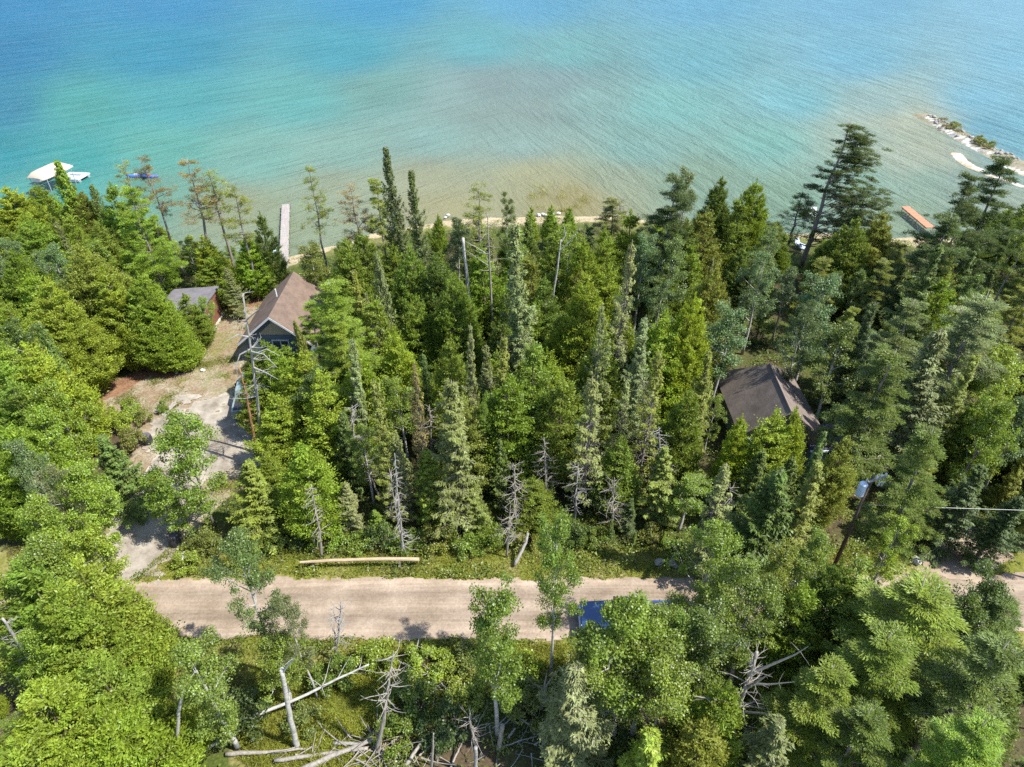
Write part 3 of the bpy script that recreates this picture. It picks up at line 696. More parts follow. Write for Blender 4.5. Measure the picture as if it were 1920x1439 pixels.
# ------------------------------------------------------------------ docks, boats, shore things
PLANK=surf('grey_planks',(.30,.265,.235),.18,1.2,stretch=(.5,5,1),bump=.3)
ORANGE=surf('new_cedar_planks',(.42,.20,.115),.14,1.2,stretch=(5,.5,1),bump=.3)
METAL=surf('galvanised',(.55,.57,.58),.08,4,rough=.35,metallic=.6,bump=0)
def dock(name,a,b,w,z,mat,label,cat,legs=5,pm=None,step=.28):
    a=np.array(a);b=np.array(b);d=b-a;Ln=np.hypot(*d);rz=math.atan2(d[1],d[0])
    r_=empty(name,(a[0],a[1],0),rz); tag(r_,label,cat)
    ac=Acc(); x=step/2
    while x<Ln: ac.box((x,random.gauss(0,.012),z+random.gauss(0,.004)),(step*.93,w,.05)); x+=step
    ac.obj('deck',mat,r_)
    ac=Acc(); 
    for s in (-1,1): ac.box((Ln/2,s*(w/2-.1),z-.11),(Ln,.08,.16))
    ac.obj('frame',pm or BARK_GREY,r_)
    for i in range(legs):
        for s in (-1,1):
            ac=Acc(); xx=.4+i*(Ln-.8)/(legs-1); ac.tube([(xx,s*(w/2+.04),WZ-.9),(xx,s*(w/2+.04),z+.12)],.05,6); ac.obj('leg',pm or BARK_GREY,r_)
    return r_
dock('dock',G(531,512,-.2),G(536,384,-.3),1.05,-.25,PLANK,'long weathered grey plank dock running out behind the cottage','dock',8,step=.22)
oa=(np.array(G(1692,392,-.2))+np.array(G(1703,390,-.2)))/2; ob=(np.array(G(1738,432,-.2))+np.array(G(1750,428,-.2)))/2
dock('dock',ob,oa,1.15,.0,ORANGE,'short orange-brown plank dock in the shallows near the sand spit','dock',4,pm=surf('dock_frame',(.45,.24,.13),.2,3))
# boat lift with a cream canopy
bl=empty('boat_lift',(*G(91,317,2.2),0),R(-12)); bl.scale=(.9,.9,.95); tag(bl,'boat lift under a rounded cream canopy in deep water','boat lift')
ac=Acc(); V=[];K=9;J=7
for j in range(J):
    yy=-3.4+6.8*j/(J-1); e=min(1,(1-abs(yy/3.42)**6))
    for k in range(K):
        a=math.pi*k/(K-1); V.append((-math.cos(a)*1.75*(.86+.14*e),yy,1.75+(.25+.75*e)*math.sin(a)))
q=[[j*K+k,j*K+k+1,(j+1)*K+k+1,(j+1)*K+k] for j in range(J-1) for k in range(K-1)]
V=np.array(V); ac.add(np.concatenate([V,V-[0,0,.05]]),q+[[a_+J*K for a_ in f[::-1]] for f in q]+[[k+1,k,J*K+k,J*K+k+1] for k in range(K-1)])
e0=Acc(); ac.obj('canopy',surf('cream_canvas',(.46,.38,.29),.06,1.5,bump=.1),bl,True)
for x in (-1.6,1.6):
    for y in (-2.6,2.6):
        ac=Acc(); ac.tube([(x,y,-2.4),(x,y,1.8)],.06,6); ac.obj('post',METAL,bl)
ac=Acc(); ac.box((0,-2.6,-.2),(3.2,.12,.14)); ac.box((0,2.6,-.2),(3.2,.12,.14)); ac.box((-1.6,0,1.72),(.07,6.4,.07)); ac.box((1.6,0,1.72),(.07,6.4,.07)); ac.obj('frame',METAL,bl)
WHITEP=surf('white_fibreglass',(.44,.46,.47),.05,3,bump=0,rough=.35)
hl=Acc()
def hull(Ln,w,h,n=11):
    V=[]
    for i in range(n):
        t=i/(n-1); ww_=w/2*min(1,(1-t)**.55*1.35) if t>.45 else w/2*(.86+.14*t/.45)
        zz=.0+.12*t**2
        V+= [(-Ln/2+Ln*t,-ww_,h+zz),(-Ln/2+Ln*t,-ww_*.75,.1+zz*.5),(-Ln/2+Ln*t,0,zz*.6),(-Ln/2+Ln*t,ww_*.75,.1+zz*.5),(-Ln/2+Ln*t,ww_,h+zz),(-Ln/2+Ln*t,0,h*.80+zz)]
    q=[]
    for i in range(n-1):
        for k in range(6): q.append([i*6+k,i*6+(k+1)%6,(i+1)*6+(k+1)%6,(i+1)*6+k])
    t=[[0,k,k+1] for k in range(1,5)]
    return V,q,t
V,q,t=hull(5.6,2.0,.85); bt=empty('motor_boat',(*G(91,321,.4),-.35),R(78)); tag(bt,'white motor boat stored beneath the cream lift canopy','boat')
hl.add(V,q,t); hl.obj('hull',WHITEP,bt)
ac=Acc(); ac.box((.4,0,1.0),(.9,1.4,.35)); ac.obj('windshield',GLASS,bt)
# white raft with a dark slot
rx=G(138,328,-.1); sr=empty('swim_raft',(*rx,WZ),R(-6)); tag(sr,'white square floating platform beside the cream boat lift','raft')
ac=Acc(); ac.hexa([(-1.7,-1.5,.35),(1.6,-1.5,.35),(1.6,1.5,.35),(-1.7,1.5,.35),(-1.7,-1.5,.55),(1.6,-1.5,.55),(1.6,1.5,.55),(-1.7,1.5,.55)]); ac.obj('deck',WHITEP,sr)
for y in (-1.1,1.1):
    ac=Acc(); ac.tube([(-1.75,y,.12),(1.6,y,.12)],.26,10); ac.obj('float',METAL,sr)
ac=Acc(); ac.box((0,.35,.585),(1.7,.35,.07)); ac.obj('hatch',surf('grey_hatch',(.18,.22,.24),.1,4,bump=0),sr)
for k,(x,lab) in enumerate(((257,'bright blue kayak, the one nearer the cream boat lift'),(279,'bright blue kayak, the one farther from the cream boat lift'))):
    kk=empty('kayak',(*G(x,329+k,-.5),WZ+.02),R(8-16*k)); tag(kk,lab,'kayak','blue kayaks moored in the shallows')
    V=[];n=13
    for i in range(n):
        tt=i/(n-1); w_=.42*math.sin(math.pi*min(max(tt,.03),.97))**.6; zz=.12*(2*tt-1)**2
        V+=[(-1.5+3*tt,-w_,.22+zz),(-1.5+3*tt,-w_*.6,zz),(-1.5+3*tt,w_*.6,zz),(-1.5+3*tt,w_,.22+zz),(-1.5+3*tt,w_*.4,.36+zz),(-1.5+3*tt,-w_*.4,.36+zz)]
    q=[[i*6+a,i*6+(a+1)%6,(i+1)*6+(a+1)%6,(i+1)*6+a] for i in range(n-1) for a in range(6)]
    ac=Acc(); ac.add(V,q,[[0,a,a+1] for a in range(1,5)]+[[72,72+a+1,72+a] for a in range(1,5)]); ac.obj('hull',surf('blue_plastic',(.03,.13,.62),.1,4,bump=0,rough=.35),kk,True)
    ac=Acc(); ac.tube([(-.45,0,.37),(-.1,0,.385),(.3,0,.375)],[.12,.24,.14],8); ac.obj('seat',surf('seat_pale' if k==0 else 'seat_red',(.55,.6,.75) if k==0 else (.6,.12,.08),.1,4,bump=0),kk)
V,q,t=hull(3.6,1.3,.5); rb_=empty('rowboat',(*G(506,487,.2),.0),R(82)); tag(rb_,'pale teal-white rowboat pulled up under trees beside the grey dock','boat')
ac=Acc(); ac.add(V,q,t); ac.obj('hull',surf('pale_teal_paint',(.62,.78,.76),.08,3,bump=0,rough=.4),rb_)
for y in (-.6,.4):
    ac=Acc(); ac.box((y,0,.46),(.25,1.1,.05)); ac.obj('seat',PLANK,rb_)
def deck_chair(px,py,rz,label,colr):
    c=empty('beach_chair',(*G(px,py,.1),-.3 if py<430 else 0),R(rz)); tag(c,label,'chair')
    mt=surf('chair_paint',colr,.05,3,bump=0)
    ac=Acc(); ac.box((0,-.1,.36),(.75,1.1,.06)); ac.obj('seat',mt,c)
    ac=Acc(); ac.box((0,.62,.72),(.75,.07,.85),tilt=Matrix.Rotation(R(-28),4,'X')); ac.obj('backrest',mt,c)
    for x in (-.34,.34):
        for y in (-.55,.4):
            ac=Acc(); ac.box((x,y,.17),(.06,.06,.34)); ac.obj('leg',mt,c)
        ac=Acc(); ac.box((x,-.05,.58),(.1,.95,.05)); ac.obj('armrest',mt,c)
deck_chair(1500,466,30,'white and blue chair under the trees above the beach',(.62,.70,.88))
deck_chair(1524,402,-20,'white chair standing at the water edge below the windswept pine',(.85,.85,.83))
# spit stones: every stone a thing; copies share a few meshes
STONE=surf('pale_stone',(.27,.25,.22),.3,3,bump=.5)
STONEW=surf('white_stone',(.50,.48,.44),.15,3,bump=.4)
def stone_mesh(seed,mat):
    import bmesh
    bm=bmesh.new(); bmesh.ops.create_icosphere(bm,subdivisions=2,radius=1); r=np.random.default_rng(seed); k=r.normal(size=(6,3))
    for v in bm.verts:
        p=np.array(v.co); f=1+.18*np.sin(k[0]@p*2)+.14*np.sin(k[1]@p*3+1)+.10*np.sin(k[2]@p*5)
        for w in k[3:]:
            w=w/np.linalg.norm(w); dd=p@w
            if dd>.72: f*=.72/dd
        v.co=Vector(p*f*[1,.8,.62])
    me=bpy.data.meshes.new('stone'); bm.to_mesh(me); bm.free(); me.materials.append(mat); return me
SM=[stone_mesh(i,STONE) for i in range(4)]; SW=[stone_mesh(10+i,STONEW) for i in range(3)]
def stone(x,y,z,s,me,label,group=None):
    o=link('stone',me); o.location=(x,y,z); o.scale=(s,s,s); o.rotation_euler=(random.uniform(-.2,.2),random.uniform(-.2,.2),random.uniform(0,6.28)); tag(o,label,'stone',group); return o
for i in range(85):
    t=random.random()**.9*4.6; k=int(t); f=t-k; a=SPIT[k]*(1-f)+SPIT[k+1]*f
    x=a[0]+random.gauss(.4,.7); y=a[1]+random.gauss(.2,.7); zz=float(height(np.array([x]),np.array([y]))[0])
    stone(x,y,max(zz,WZ)+.05,random.uniform(.14,.42),SM[i%4],'grey rubble stone heaped along the crest of the sand spit','stones heaped along the sand spit')
for i,(px,py) in enumerate(((835,408),(840,404),(1010,404),(1018,402),(1024,404),(1036,401),(1048,400))):
    stone(*G(px,py,-.6),-.6,random.uniform(.2,.36),SW[i%3],'white stone lying on the beach line behind the middle trees','white stones on the beach')
for px,py,s,me,lab in ((350,1046,.42,SW[0],'white boulder on the verge below the round maple in the drive'),(1237,1056,.36,SM[0],'pinkish-grey boulder at the road edge, the larger of a pair'),(1262,1060,.36,SM[2],'grey boulder at the road edge, the smaller of a pair'),
   (1718,1052,.4,SW[1],'white boulder with a stake at the mouth of the shaded drive'),(381,694,.26,SW[2],'flat white stone in the cottage yard'),(1500,1058,.3,SM[1],'grey stone by the road under birches'),(1512,1066,.26,SM[3],'pale stone beside the grey stone under roadside birches'),
   (372,656,.26,SM[0],'grey stone in the yard grass near the shed wall'),(360,664,.3,SW[1],'small white stone in the yard grass near the shed wall'),(230,960,.3,SM[2],'pale stone on the left bank of the gravel drive'),(205,848,.3,SW[0],'white stone among bushes left of the gravel drive'),(332,700,.22,SM[1],'little grey stone at the edge of the red-brown mulch')):
    stone(*G(px,py,.1),.14 if me not in (SW[2],) else .05,s,me,lab)
# lumber, barrels, barrier log, pole, wire
for k,(a,b,wd) in enumerate((((304,780),(326,755),.22),((312,775),(330,758),.18),((294,776),(297,764),.3))):
    p0=np.array(G(*a,.1));p1=np.array(G(*b,.1)); d=p1-p0; o=Acc(); o.box(((p0+p1)[0]/2,(p0+p1)[1]/2,.12+.03*k),(np.hypot(*d),wd,.06),math.atan2(d[1],d[0]))
    tag(o.obj('plank',PLANK),('longest grey plank lying in the clearing','narrow grey plank beside the longest plank in the clearing','short wide plank lying apart from the other planks')[k],'plank','planks lying in the clearing')
def barrel(px,py,h,r_,label,mat=DARKP):
    b=empty('barrel',(*G(px,py,h*.5),0)); tag(b,label,'barrel')
    o=Acc(); o.tube([(0,0,0),(0,0,h*.05),(0,0,h*.5),(0,0,h*.95),(0,0,h)],[r_*.9,r_*.97,r_*1.08,r_*.97,r_*.9],14); o.obj('drum',mat,b,False)
    o=Acc(); o.tube([(0,0,h),(0,0,h+.04)],[r_*.92,r_*.86],14); o.obj('lid',surf('drum_lid',(.10,.09,.11),.2,5,bump=0),b)
barrel(276,824,.85,.36,'dark plastic barrel at the upper edge of the gravel drive')
barrel(327,1012,1.0,.4,'dark barrel in the shade under the round maple')
bar=empty('log_barrier',(*G(675,1051,.7),0)); tag(bar,'pale peeled log laid as a rail along the road verge','barrier')
p0=G(562,1053,.75);p1=G(786,1049,.75); ox,oy=bar.location.x,bar.location.y
o=Acc(); o.tube([(p0[0]-ox,p0[1]-oy,.66),((p0[0]-ox)*.5,-.05,.74),(0,0.05,.72),((p1[0]-ox)*.5,.06,.77),(p1[0]-ox,p1[1]-oy,.74)],[.085,.105,.11,.125,.13],9); o.obj('rail',LOGWOOD,bar)
for px in (585,748):
    q=G(px,1051,.75); o=Acc(); o.tube([(q[0]-ox,q[1]-oy,0),(q[0]-ox,q[1]-oy,.66)],.09,7); o.obj('post',BARK_GREY,bar)
# utility pole
PXY=G(1638,892,9.0); POLE=empty('utility_pole',(*PXY,0)); tag(POLE,'wooden utility pole carrying a grey transformer can beside the right driveway','utility pole')
o=Acc(); o.tube([(0,0,0),(0,0,9)],[.13,.09],10); o.obj('pole',BARK_BROWN,POLE,True)
tr=Acc(); tr.tube([(-.42,-.1,7.55),(-.42,-.1,7.6),(-.42,-.1,8.45),(-.42,-.1,8.52)],[.20,.23,.23,.17],14); tb=tr.obj('transformer',surf('transformer_paint',(.52,.60,.68),.08,3,rough=.3,bump=0),POLE)
o=Acc(); o.tube([(-.34,-.1,8.5),(-.34,-.1,8.85)],[.06,.03],6); o.obj('bushing',TRIM,tb)
o=Acc(); o.box((.25,-.05,8.75),(1.3,.1,.1),R(20)); ca=o.obj('crossarm',DEADGREY,POLE)
for x,y in ((.2,-.05),(.5,.08),(.8,.16)):
    o=Acc(); o.tube([(x,y,8.8),(x,y,8.93),(x,y,9.03)],[.04,.08,.05],8); o.obj('insulator',TRIM,ca)
o=Acc(); o.tube([(.4,-.1,8.3),(.45,-.12,8.6)],.05,6); o.tube([(.65,-.05,8.25),(.7,-.05,8.55)],.05,6); o.obj('cutout_switch',TRIM,POLE)
w0=PY(1625,947,PXY[1]); w1=PY(2400,966,PXY[1]+1.0)
o=Acc(); tt=np.linspace(0,1,14); o.tube(np.stack([w0[0]+.1+(w1[0]-w0[0])*tt,w0[1]+(w1[1]-w0[1])*tt,w0[2]+(w1[2]-w0[2])*tt-.35*4*tt*(1-tt)*.4],1),.010,5)
tag(o.obj('power_line',surf('wire',(.62,.60,.55),.1,5,bump=0)),'thin pale overhead wire running from the pole across the dark spruces','wire')
# pickup
def pickup(X,Y,rz,label,paint):
    t_=empty('pickup_truck',(X,Y,0.03),rz); tag(t_,label,'pickup truck')
    w=1.0
    o=Acc(); o.prism([(-2.85,.45),(2.8,.45),(2.95,.7),(2.9,1.02),(1.35,1.14),(-2.9,1.14),(-2.95,.6)],'y',-w,w); o.obj('body',paint,t_)
    o=Acc(); V=[(-1.1,-w*.94,1.14),(1.25,-w*.94,1.14),(1.25,w*.94,1.14),(-1.1,w*.94,1.14),(-.95,-w*.78,1.82),(.42,-w*.78,1.82),(.42,w*.78,1.82),(-.95,w*.78,1.82)]; o.hexa(V); cabm=o.obj('cab',paint,t_)
    o=Acc(); o.hexa([(.50,-.72,1.79),(1.23,-.84,1.16),(1.23,.84,1.16),(.50,.72,1.79),(.53,-.72,1.81),(1.26,-.84,1.18),(1.26,.84,1.18),(.53,.72,1.81)]); o.obj('windshield',GLASS,cabm)
    for s in (-1,1):
        o=Acc(); o.hexa([(-.85,s*.945,1.2),(.95,s*.945,1.2),(.40,s*.80,1.76),(-.8,s*.80,1.76),(-.85,s*.965,1.2),(.95,s*.965,1.2),(.40,s*.82,1.77),(-.8,s*.82,1.77)]); o.obj('side_window',GLASS,cabm)
        o=Acc(); o.box((2.93,s*.72,.88),(.06,.36,.18)); o.obj('headlight',WHITEP,t_)
        o=Acc(); o.box((.85,s*1.1,1.2),(.12,.2,.16)); o.obj('mirror',DARKP,t_)
        for x in (-1.85,1.85):
            o=Acc(); o.tube([(x,s*.74,.38),(x,s*1.03,.38)],.38,16); wh=o.obj('wheel',DARKP,t_); o=Acc(); o.tube([(x,s*1.0,.38),(x,s*1.045,.38)],.2,10); o.obj('rim',METAL,wh)
    o=Acc(); o.box((-2.0,0,1.15),(1.55,1.7,.03)); o.obj('bed_liner',DARKP,t_)
    for z,x in ((.55,2.98),(.6,-2.98)):
        o=Acc(); o.box((x,0,z),(.12,1.9,.2)); o.obj('bumper',METAL,t_)
    return t_
pickup(7.0,24.2,math.pi,'blue pickup half hidden beneath a roadside aspen on the dirt road',surf('blue_paint',(.022,.06,.17),.05,2,rough=.2,spec=.7,bump=0))
pickup(*G(467,737,.8),R(100),'pale vehicle almost hidden by trees at the head of the gravel drive',surf('silver_teal_paint',(.20,.255,.26),.05,2,rough=.25,spec=.6,bump=0))

# ------------------------------------------------------------------ living trees placed one by one
WID={'cedar':1.3,'spruce':1.25,'thin':1.25,'fir':1.15,'aspen':1.2,'maple':1.15,'pine':1.1}
def T(kind, px, py, H, w, tint, label, base=None):
    X,Y=G(px,py,H)
    if base is not None: Y=G(px,base,0)[1]; H=PY(px,py,Y)[2]
    elif py<1045 and 330<px<1310 and Y<31.3 and kind!='bush' and (px,py) not in ((430,985),(1052,958)):
        Y=31.3+random.uniform(0,1.2); H=PY(px,py,Y)[2]
    plant_px(kind, px, py, H, w*WID.get(kind,1), tint, label)
# shoreline row behind the cottage
T('cedar',18,352,9.5,80,'yellow-green','yellow-green cedar at the left end of the shoreline row')
T('cedar',66,348,8.5,60,'bright green','bright cedar before deep water, beside the slim fir at the cream boat lift')
T('fir',97,302,12,58,'bright green','slim pointed fir rising in front of the cream boat canopy')
T('cedar',132,350,9,60,'olive','olive cedar just below the white swim raft')
T('fir',170,345,9.5,36,'deep green','small pointed dark fir standing before open water between raft and kayaks')
T('cedar',200,345,10,56,'bright green','bright shoreline cedar left of the broad white pine')
T('redpine',222,292,14,70,'olive','thin pine with rusty tufts rising above the broad white pine at the shore')
T('pine',243,345,13.5,120,'bright green','broad flat-topped bright pine below the blue kayaks')
T('redpine',268,284,14,70,'brownish','sparse brownish pine next to the blue kayaks')
T('redpine',342,290,14.5,92,'brownish','widest of the sparse brown-tufted pines on the shore')
T('redpine',388,306,13.5,80,'olive','sparse olive pine, middle one of the thin shore pines')
T('redpine',430,338,13,76,'olive','sparse leaning pine nearest the grey dock on its boat-lift side')
T('cedar',484,398,9,38,'deep green','rounded dark cedar beside the grey dock')
T('redpine',578,296,15,66,'olive','tall red pine with bare trunk and small crown beyond the dock')
T('aspen',575,452,8,80,'olive','small olive tree leaning over the dock landing')
T('redpine',655,338,13.5,90,'brownish','brownish half-dead pine right of the dock, two crowns from the dark clumped spruce')
T('pine',705,326,14,70,'olive','olive pine directly left of the tallest dark shoreline spruce')
T('spruce',735,270,17.5,58,'dark green','tallest dark clumped spruce on the middle shore')
T('spruce',773,316,16,62,'dark green','dark spruce shoulder to shoulder with the tallest shoreline spruce')
T('aspen',852,404,9.5,62,'dark green','round dark birch in front of the tan beach')
T('redpine',902,340,14,80,'olive','thin pine with bare trunk over the reed bed side of the beach')
T('aspen',950,364,10,44,'deep green','small dark aspen poking above the beach')
for x,y,lab in ((820,402,'tiny cedar by the white beach stones, nearest the round dark birch'),(993,388,'tiny pointed cedar at the beach, nearest the grey spruce'),(1034,384,'tiny pointed cedar at the beach below the reeds'),(1070,388,'tiny pointed cedar at the beach, nearest the bleached shrub')):
    T('cedar',x,y,5.5,24,'bright green',lab)
T('pine',1150,362,9,70,'grey-green','pale half-bare pine at the beach beside the bleached branches')
T('pine',1262,322,14.5,110,'dark green','large dark pine at the shore right of the beach')
T('aspen',1292,304,14,60,'grey-green','pale thin birch top rising behind the large dark shore pine')
T('cedar',1350,336,12,64,'deep green','dark cedar on the shore behind the bluish aspens, twin of its neighbour')
T('cedar',1418,338,12,66,'mid-green','pointed cedar at the shore nearest the open inlet')
T('cedar',1385,372,11,56,'mid-green','shorter cedar filling the notch between the twin shore cedars')
T('cedar',1322,392,10.5,60,'olive','olive cedar in front of the twin shore cedars')
T('redpine',1500,362,8,80,'dark green','sparse dark pine leaning across the inlet water')
T('windpine',1582,216,17,175,'dark green','windswept dark pine with all its limbs streaming to one side above the water')
T('cedar',1602,412,10,80,'mid-green','full cedar at the foot of the windswept pine')
T('cedar',1655,404,9.5,70,'olive','olive cedar next to the orange dock')
T('aspen',1690,450,8.5,60,'olive','low olive tree below the orange dock')
T('pine',1845,318,16,150,'dark green','great dark pine by the sand spit')
T('pine',1908,282,17,120,'dark green','tallest dark pine at the photo edge beside the sand spit')
T('pine',1788,398,14,130,'dark green','dark pine leaning over the orange dock shallows')
T('spruce',1758,452,13,90,'deep green','dark spruce below the orange dock, in front of the great dark pine')
# left woods
T('cedar',50,415,10,95,'bright green','bright cedar in the second row from the lake at the picture edge')
T('cedar',150,464,11,105,'olive','big olive cedar below the broad white pine')
T('cedar',82,530,12,88,'yellow-green','largest yellow-green cedar left of the shed',base=735)
T('cedar',255,516,9,80,'bright green','big bright cedar nearest the shed roof',base=690)
T('cedar',190,505,9.6,72,'yellow-green','yellow-green cedar between the largest cedar and the shed',base=690)
T('cedar',20,470,10,80,'mid-green','mid-green cedar at the picture edge behind the largest yellow-green cedar')
T('cedar',292,545,7,58,'bright green','cedar touching the shed roof on the mulch side',base=690)
T('cedar',60,640,11,82,'yellow-green','wide yellow-green cedar two rows above the round bluish birch',base=850)
T('aspen',25,590,10,80,'deep green','dark birch with pale branches at the left picture edge')
T('cedar',325,620,3.8,70,'bright green','low bright cedar edging the top of the clearing')
T('aspen',374,556,4,42,'bright green','slim sapling in front of the grey shed roof',base=640)
T('cedar',346,552,4,46,'mid-green','small cedar in front of the grey shed roof',base=652)
T('cedar',395,480,9,50,'mid-green','cedar behind the shed among thin pine trunks',base=572)
T('spruce',428,500,10,50,'grey-green','grey spruce between shed and cottage with bare legs',base=596)
T('cedar',462,440,9,50,'bright green','bright cedar behind the cottage left of the dock',base=556)
T('aspen',500,505,6,60,'yellow-green','small yellow-green tree behind the cottage ridge',base=560)
T('maple',85,710,9,110,'bright green','broad leafy maple left of the clearing')
T('maple',50,770,9,120,'bright green','leafy maple at the picture edge below the broad maple')
T('aspen',22,820,9.5,80,'blue-green','round bluish birch at the left picture edge')
T('fir',188,820,7,80,'deep green','layered young fir left of the gravel drive')
T('maple',130,880,8,120,'bright green','bright maple bordering the lower gravel drive')
T('maple',55,930,9,130,'bright green','bright maple at the picture edge above the road')
T('aspen',92,860,9,80,'grey-green','grey-green birch among bright maples left of the drive')
T('maple',150,985,7.5,120,'yellow-green','yellow-green maple where the drive meets the road')
T('maple',328,788,9.5,140,'bright green','round bright maple standing in the middle of the drive')
T('maple',285,880,6.5,110,'bright green','lower bright maple crowding the round maple in the drive')
T('bush',205,770,2.2,60,'yellow-green','yellow-green bush at the left rim of the clearing')
T('bush',232,752,2,50,'bright green','bright bush beside the yellow-green bush at the clearing rim')
T('bush',215,900,2.2,60,'yellow-green','golden-green bush beside the lower drive')
T('bush',262,770,1.4,36,'olive','olive bush in the clearing near the planks')
T('bush',238,806,2,56,'olive','olive bush left of the dark barrel')
T('bush',300,752,1.2,24,'bright green','tiny bright bush above the planks')
T('bush',340,1040,1.4,60,'yellow-green','yellow-green bush on the verge below the drive maple')
T('bush',380,1000,1.8,60,'olive','olive bush between drive maple and the roadside aspen')
# cottage right, middle wood
T('pine',578,556,9,62,'bright green','smaller bright pine before the right slope of the cottage roof',base=725)
T('pine',606,505,13.5,120,'bright green','tall bright pine with dark trunk overhanging the cottage roof')
T('fir',560,598,8,30,'olive','thin brown-topped fir before the cottage roof',base=740)
T('pine',635,590,11,95,'yellow-green','yellow-green pine with open plates right of the cottage')
T('cedar',510,655,8,60,'bright green','bright cedar screening the cottage gable')
T('cedar',556,655,9,75,'yellow-green','yellow-green cedar below the cottage rake')
T('cedar',492,640,5,45,'bright green','small bright cedar directly under the gable window',base=735)
T('cedar',540,648,5,55,'mid-green','mid-green cedar under the lower gable rake',base=745)
T('cedar',470,655,5,40,'deep green','small dark cedar left of the cottage gable')
for x,y,H,w,t,lab in ((640,455,10,75,'mid-green','cedar behind the bright cottage pine'),(690,432,10.5,70,'mid-green','cedar below the olive shore pine'),(765,468,11,80,'mid-green','cedar right of the green spruce behind the cottage'),
   (815,482,11,75,'deep green','dark cedar left of the bare birch snag'),(846,520,11,80,'mid-green','cedar just below the dark cedar by the birch snag'),(905,455,10,56,'bright green','bright cedar between birch snag and grey spruce'),
   (1100,448,11,70,'mid-green','cedar under the round-topped white-limbed aspen'),(1138,428,11,66,'bright green','bright cedar near the half-bare beach pine'),(1098,520,12,90,'yellow-green','yellow-green cedar right of the crooked white trunk'),
   (1125,620,11,80,'mid-green','cedar beneath the twin grey spruces'),(1300,560,12,85,'yellow-green','yellow-green cedar between bluish aspens and the cabin'),(1335,500,12,80,'olive','olive cedar behind the pale spruce near the cabin'),
   (1250,590,11,80,'yellow-green','yellow-green cedar beside the domed grey spruce'),(1190,400,10,60,'mid-green','cedar beside the large dark shore pine'),(690,560,10,70,'mid-green','cedar between open-plate pine and forked dead tree'),
   (740,620,10,70,'yellow-green','yellow-green cedar below the forked dead tree'),(830,640,11,75,'mid-green','cedar left of the narrow grey spruce'),(600,700,9.5,80,'yellow-green','yellow-green cedar at the foot of the cottage pine'),
   (660,660,10,75,'bright green','bright cedar right of the yellow-green pine'),(1010,640,11,80,'mid-green','cedar at the foot of the crooked white trunk'),(1060,700,10,80,'mid-green','cedar in the very middle of the wood'),
   (1290,730,9,70,'mid-green','cedar just left of the cabin eave'),(1400,780,8,50,'yellow-green','pointed cedar in front of the cabin roof, the left one'),(1455,775,8.5,75,'yellow-green','broad cedar in front of the cabin roof'),
   (1500,768,8.5,56,'yellow-green','cedar in front of the cabin hip, by the lean-to'),(1585,820,8,60,'olive','olive cedar right of the cabin lean-to'),(560,830,8.5,80,'bright green','bright bushy cedar right of the gravel drive')):
    T('cedar',x,y,H,w,t,lab)
T('fir',712,472,13,50,'grey-green','slim green spruce standing alone behind the cottage pine')
T('spruce',977,418,16.5,82,'grey-green','tallest grey spruce in the centre of the wood')
T('spruce',872,604,13,44,'grey-green','narrow grey spruce below the bare birch snag')
T('thin',1180,452,16,60,'grey-green','tall thin grey spruce left of the bluish aspens')
T('thin',1132,575,14,64,'grey-green','grey ragged spruce with bare lower limbs, left one of a pair')
T('spruce',1215,592,13,78,'grey-green','domed grey spruce in the right middle of the wood')
T('thin',1235,655,13,84,'olive','scraggly olive spruce before the domed grey spruce')
T('thin',1120,700,12,80,'grey-green','dying grey spruce above the bare twig thicket')
T('aspen',1212,428,11.5,72,'blue-green','bluish aspen with pale trunk behind the thin grey spruce')
T('aspen',1272,440,11.5,84,'blue-green','bluish aspen in front of the large dark shore pine')
T('aspen',1072,425,11,90,'mid-green','round-topped aspen with white bare limbs in the centre back')
T('aspen',1376,560,11,110,'blue-green','pale bluish tree overhanging the cabin roof from behind')
T('aspen',1440,462,11,84,'blue-green','bluish aspen below the inlet')
T('aspen',1556,505,12,120,'blue-green','wide bluish aspen below the windswept pine')
T('aspen',1600,600,11,110,'deep green','wide dark aspen right of the cabin')
T('aspen',1520,560,11,80,'dark green','dark aspen behind the cabin lean-to')
T('pine',1720,560,13,120,'grey-green','grey pine right of the wide dark aspen')
T('pine',1858,540,13.5,150,'grey-green','wide grey-green pine at the right edge below the great pines')
T('pine',1700,660,13,150,'deep green','massive dark pine between cabin and right edge')
T('spruce',1780,620,13,120,'grey-green','grey spruce among the massive right-hand pines')
T('spruce',1640,560,12,70,'dark green','dark spruce beside the wide bluish aspen')
T('pine',1775,800,13,130,'deep green','dark drooping pine behind the utility pole')
T('maple',1890,655,9,120,'yellow-green','brilliant yellow-green maple at the right edge')
T('maple',1880,760,9,110,'mid-green','green maple at the right edge below the brilliant one')
T('spruce',1850,870,13,110,'dark green','big black-green spruce shading the right drive',base=1035)
T('spruce',1905,930,13,110,'dark green','second black-green spruce at the right edge over the drive',base=1060)
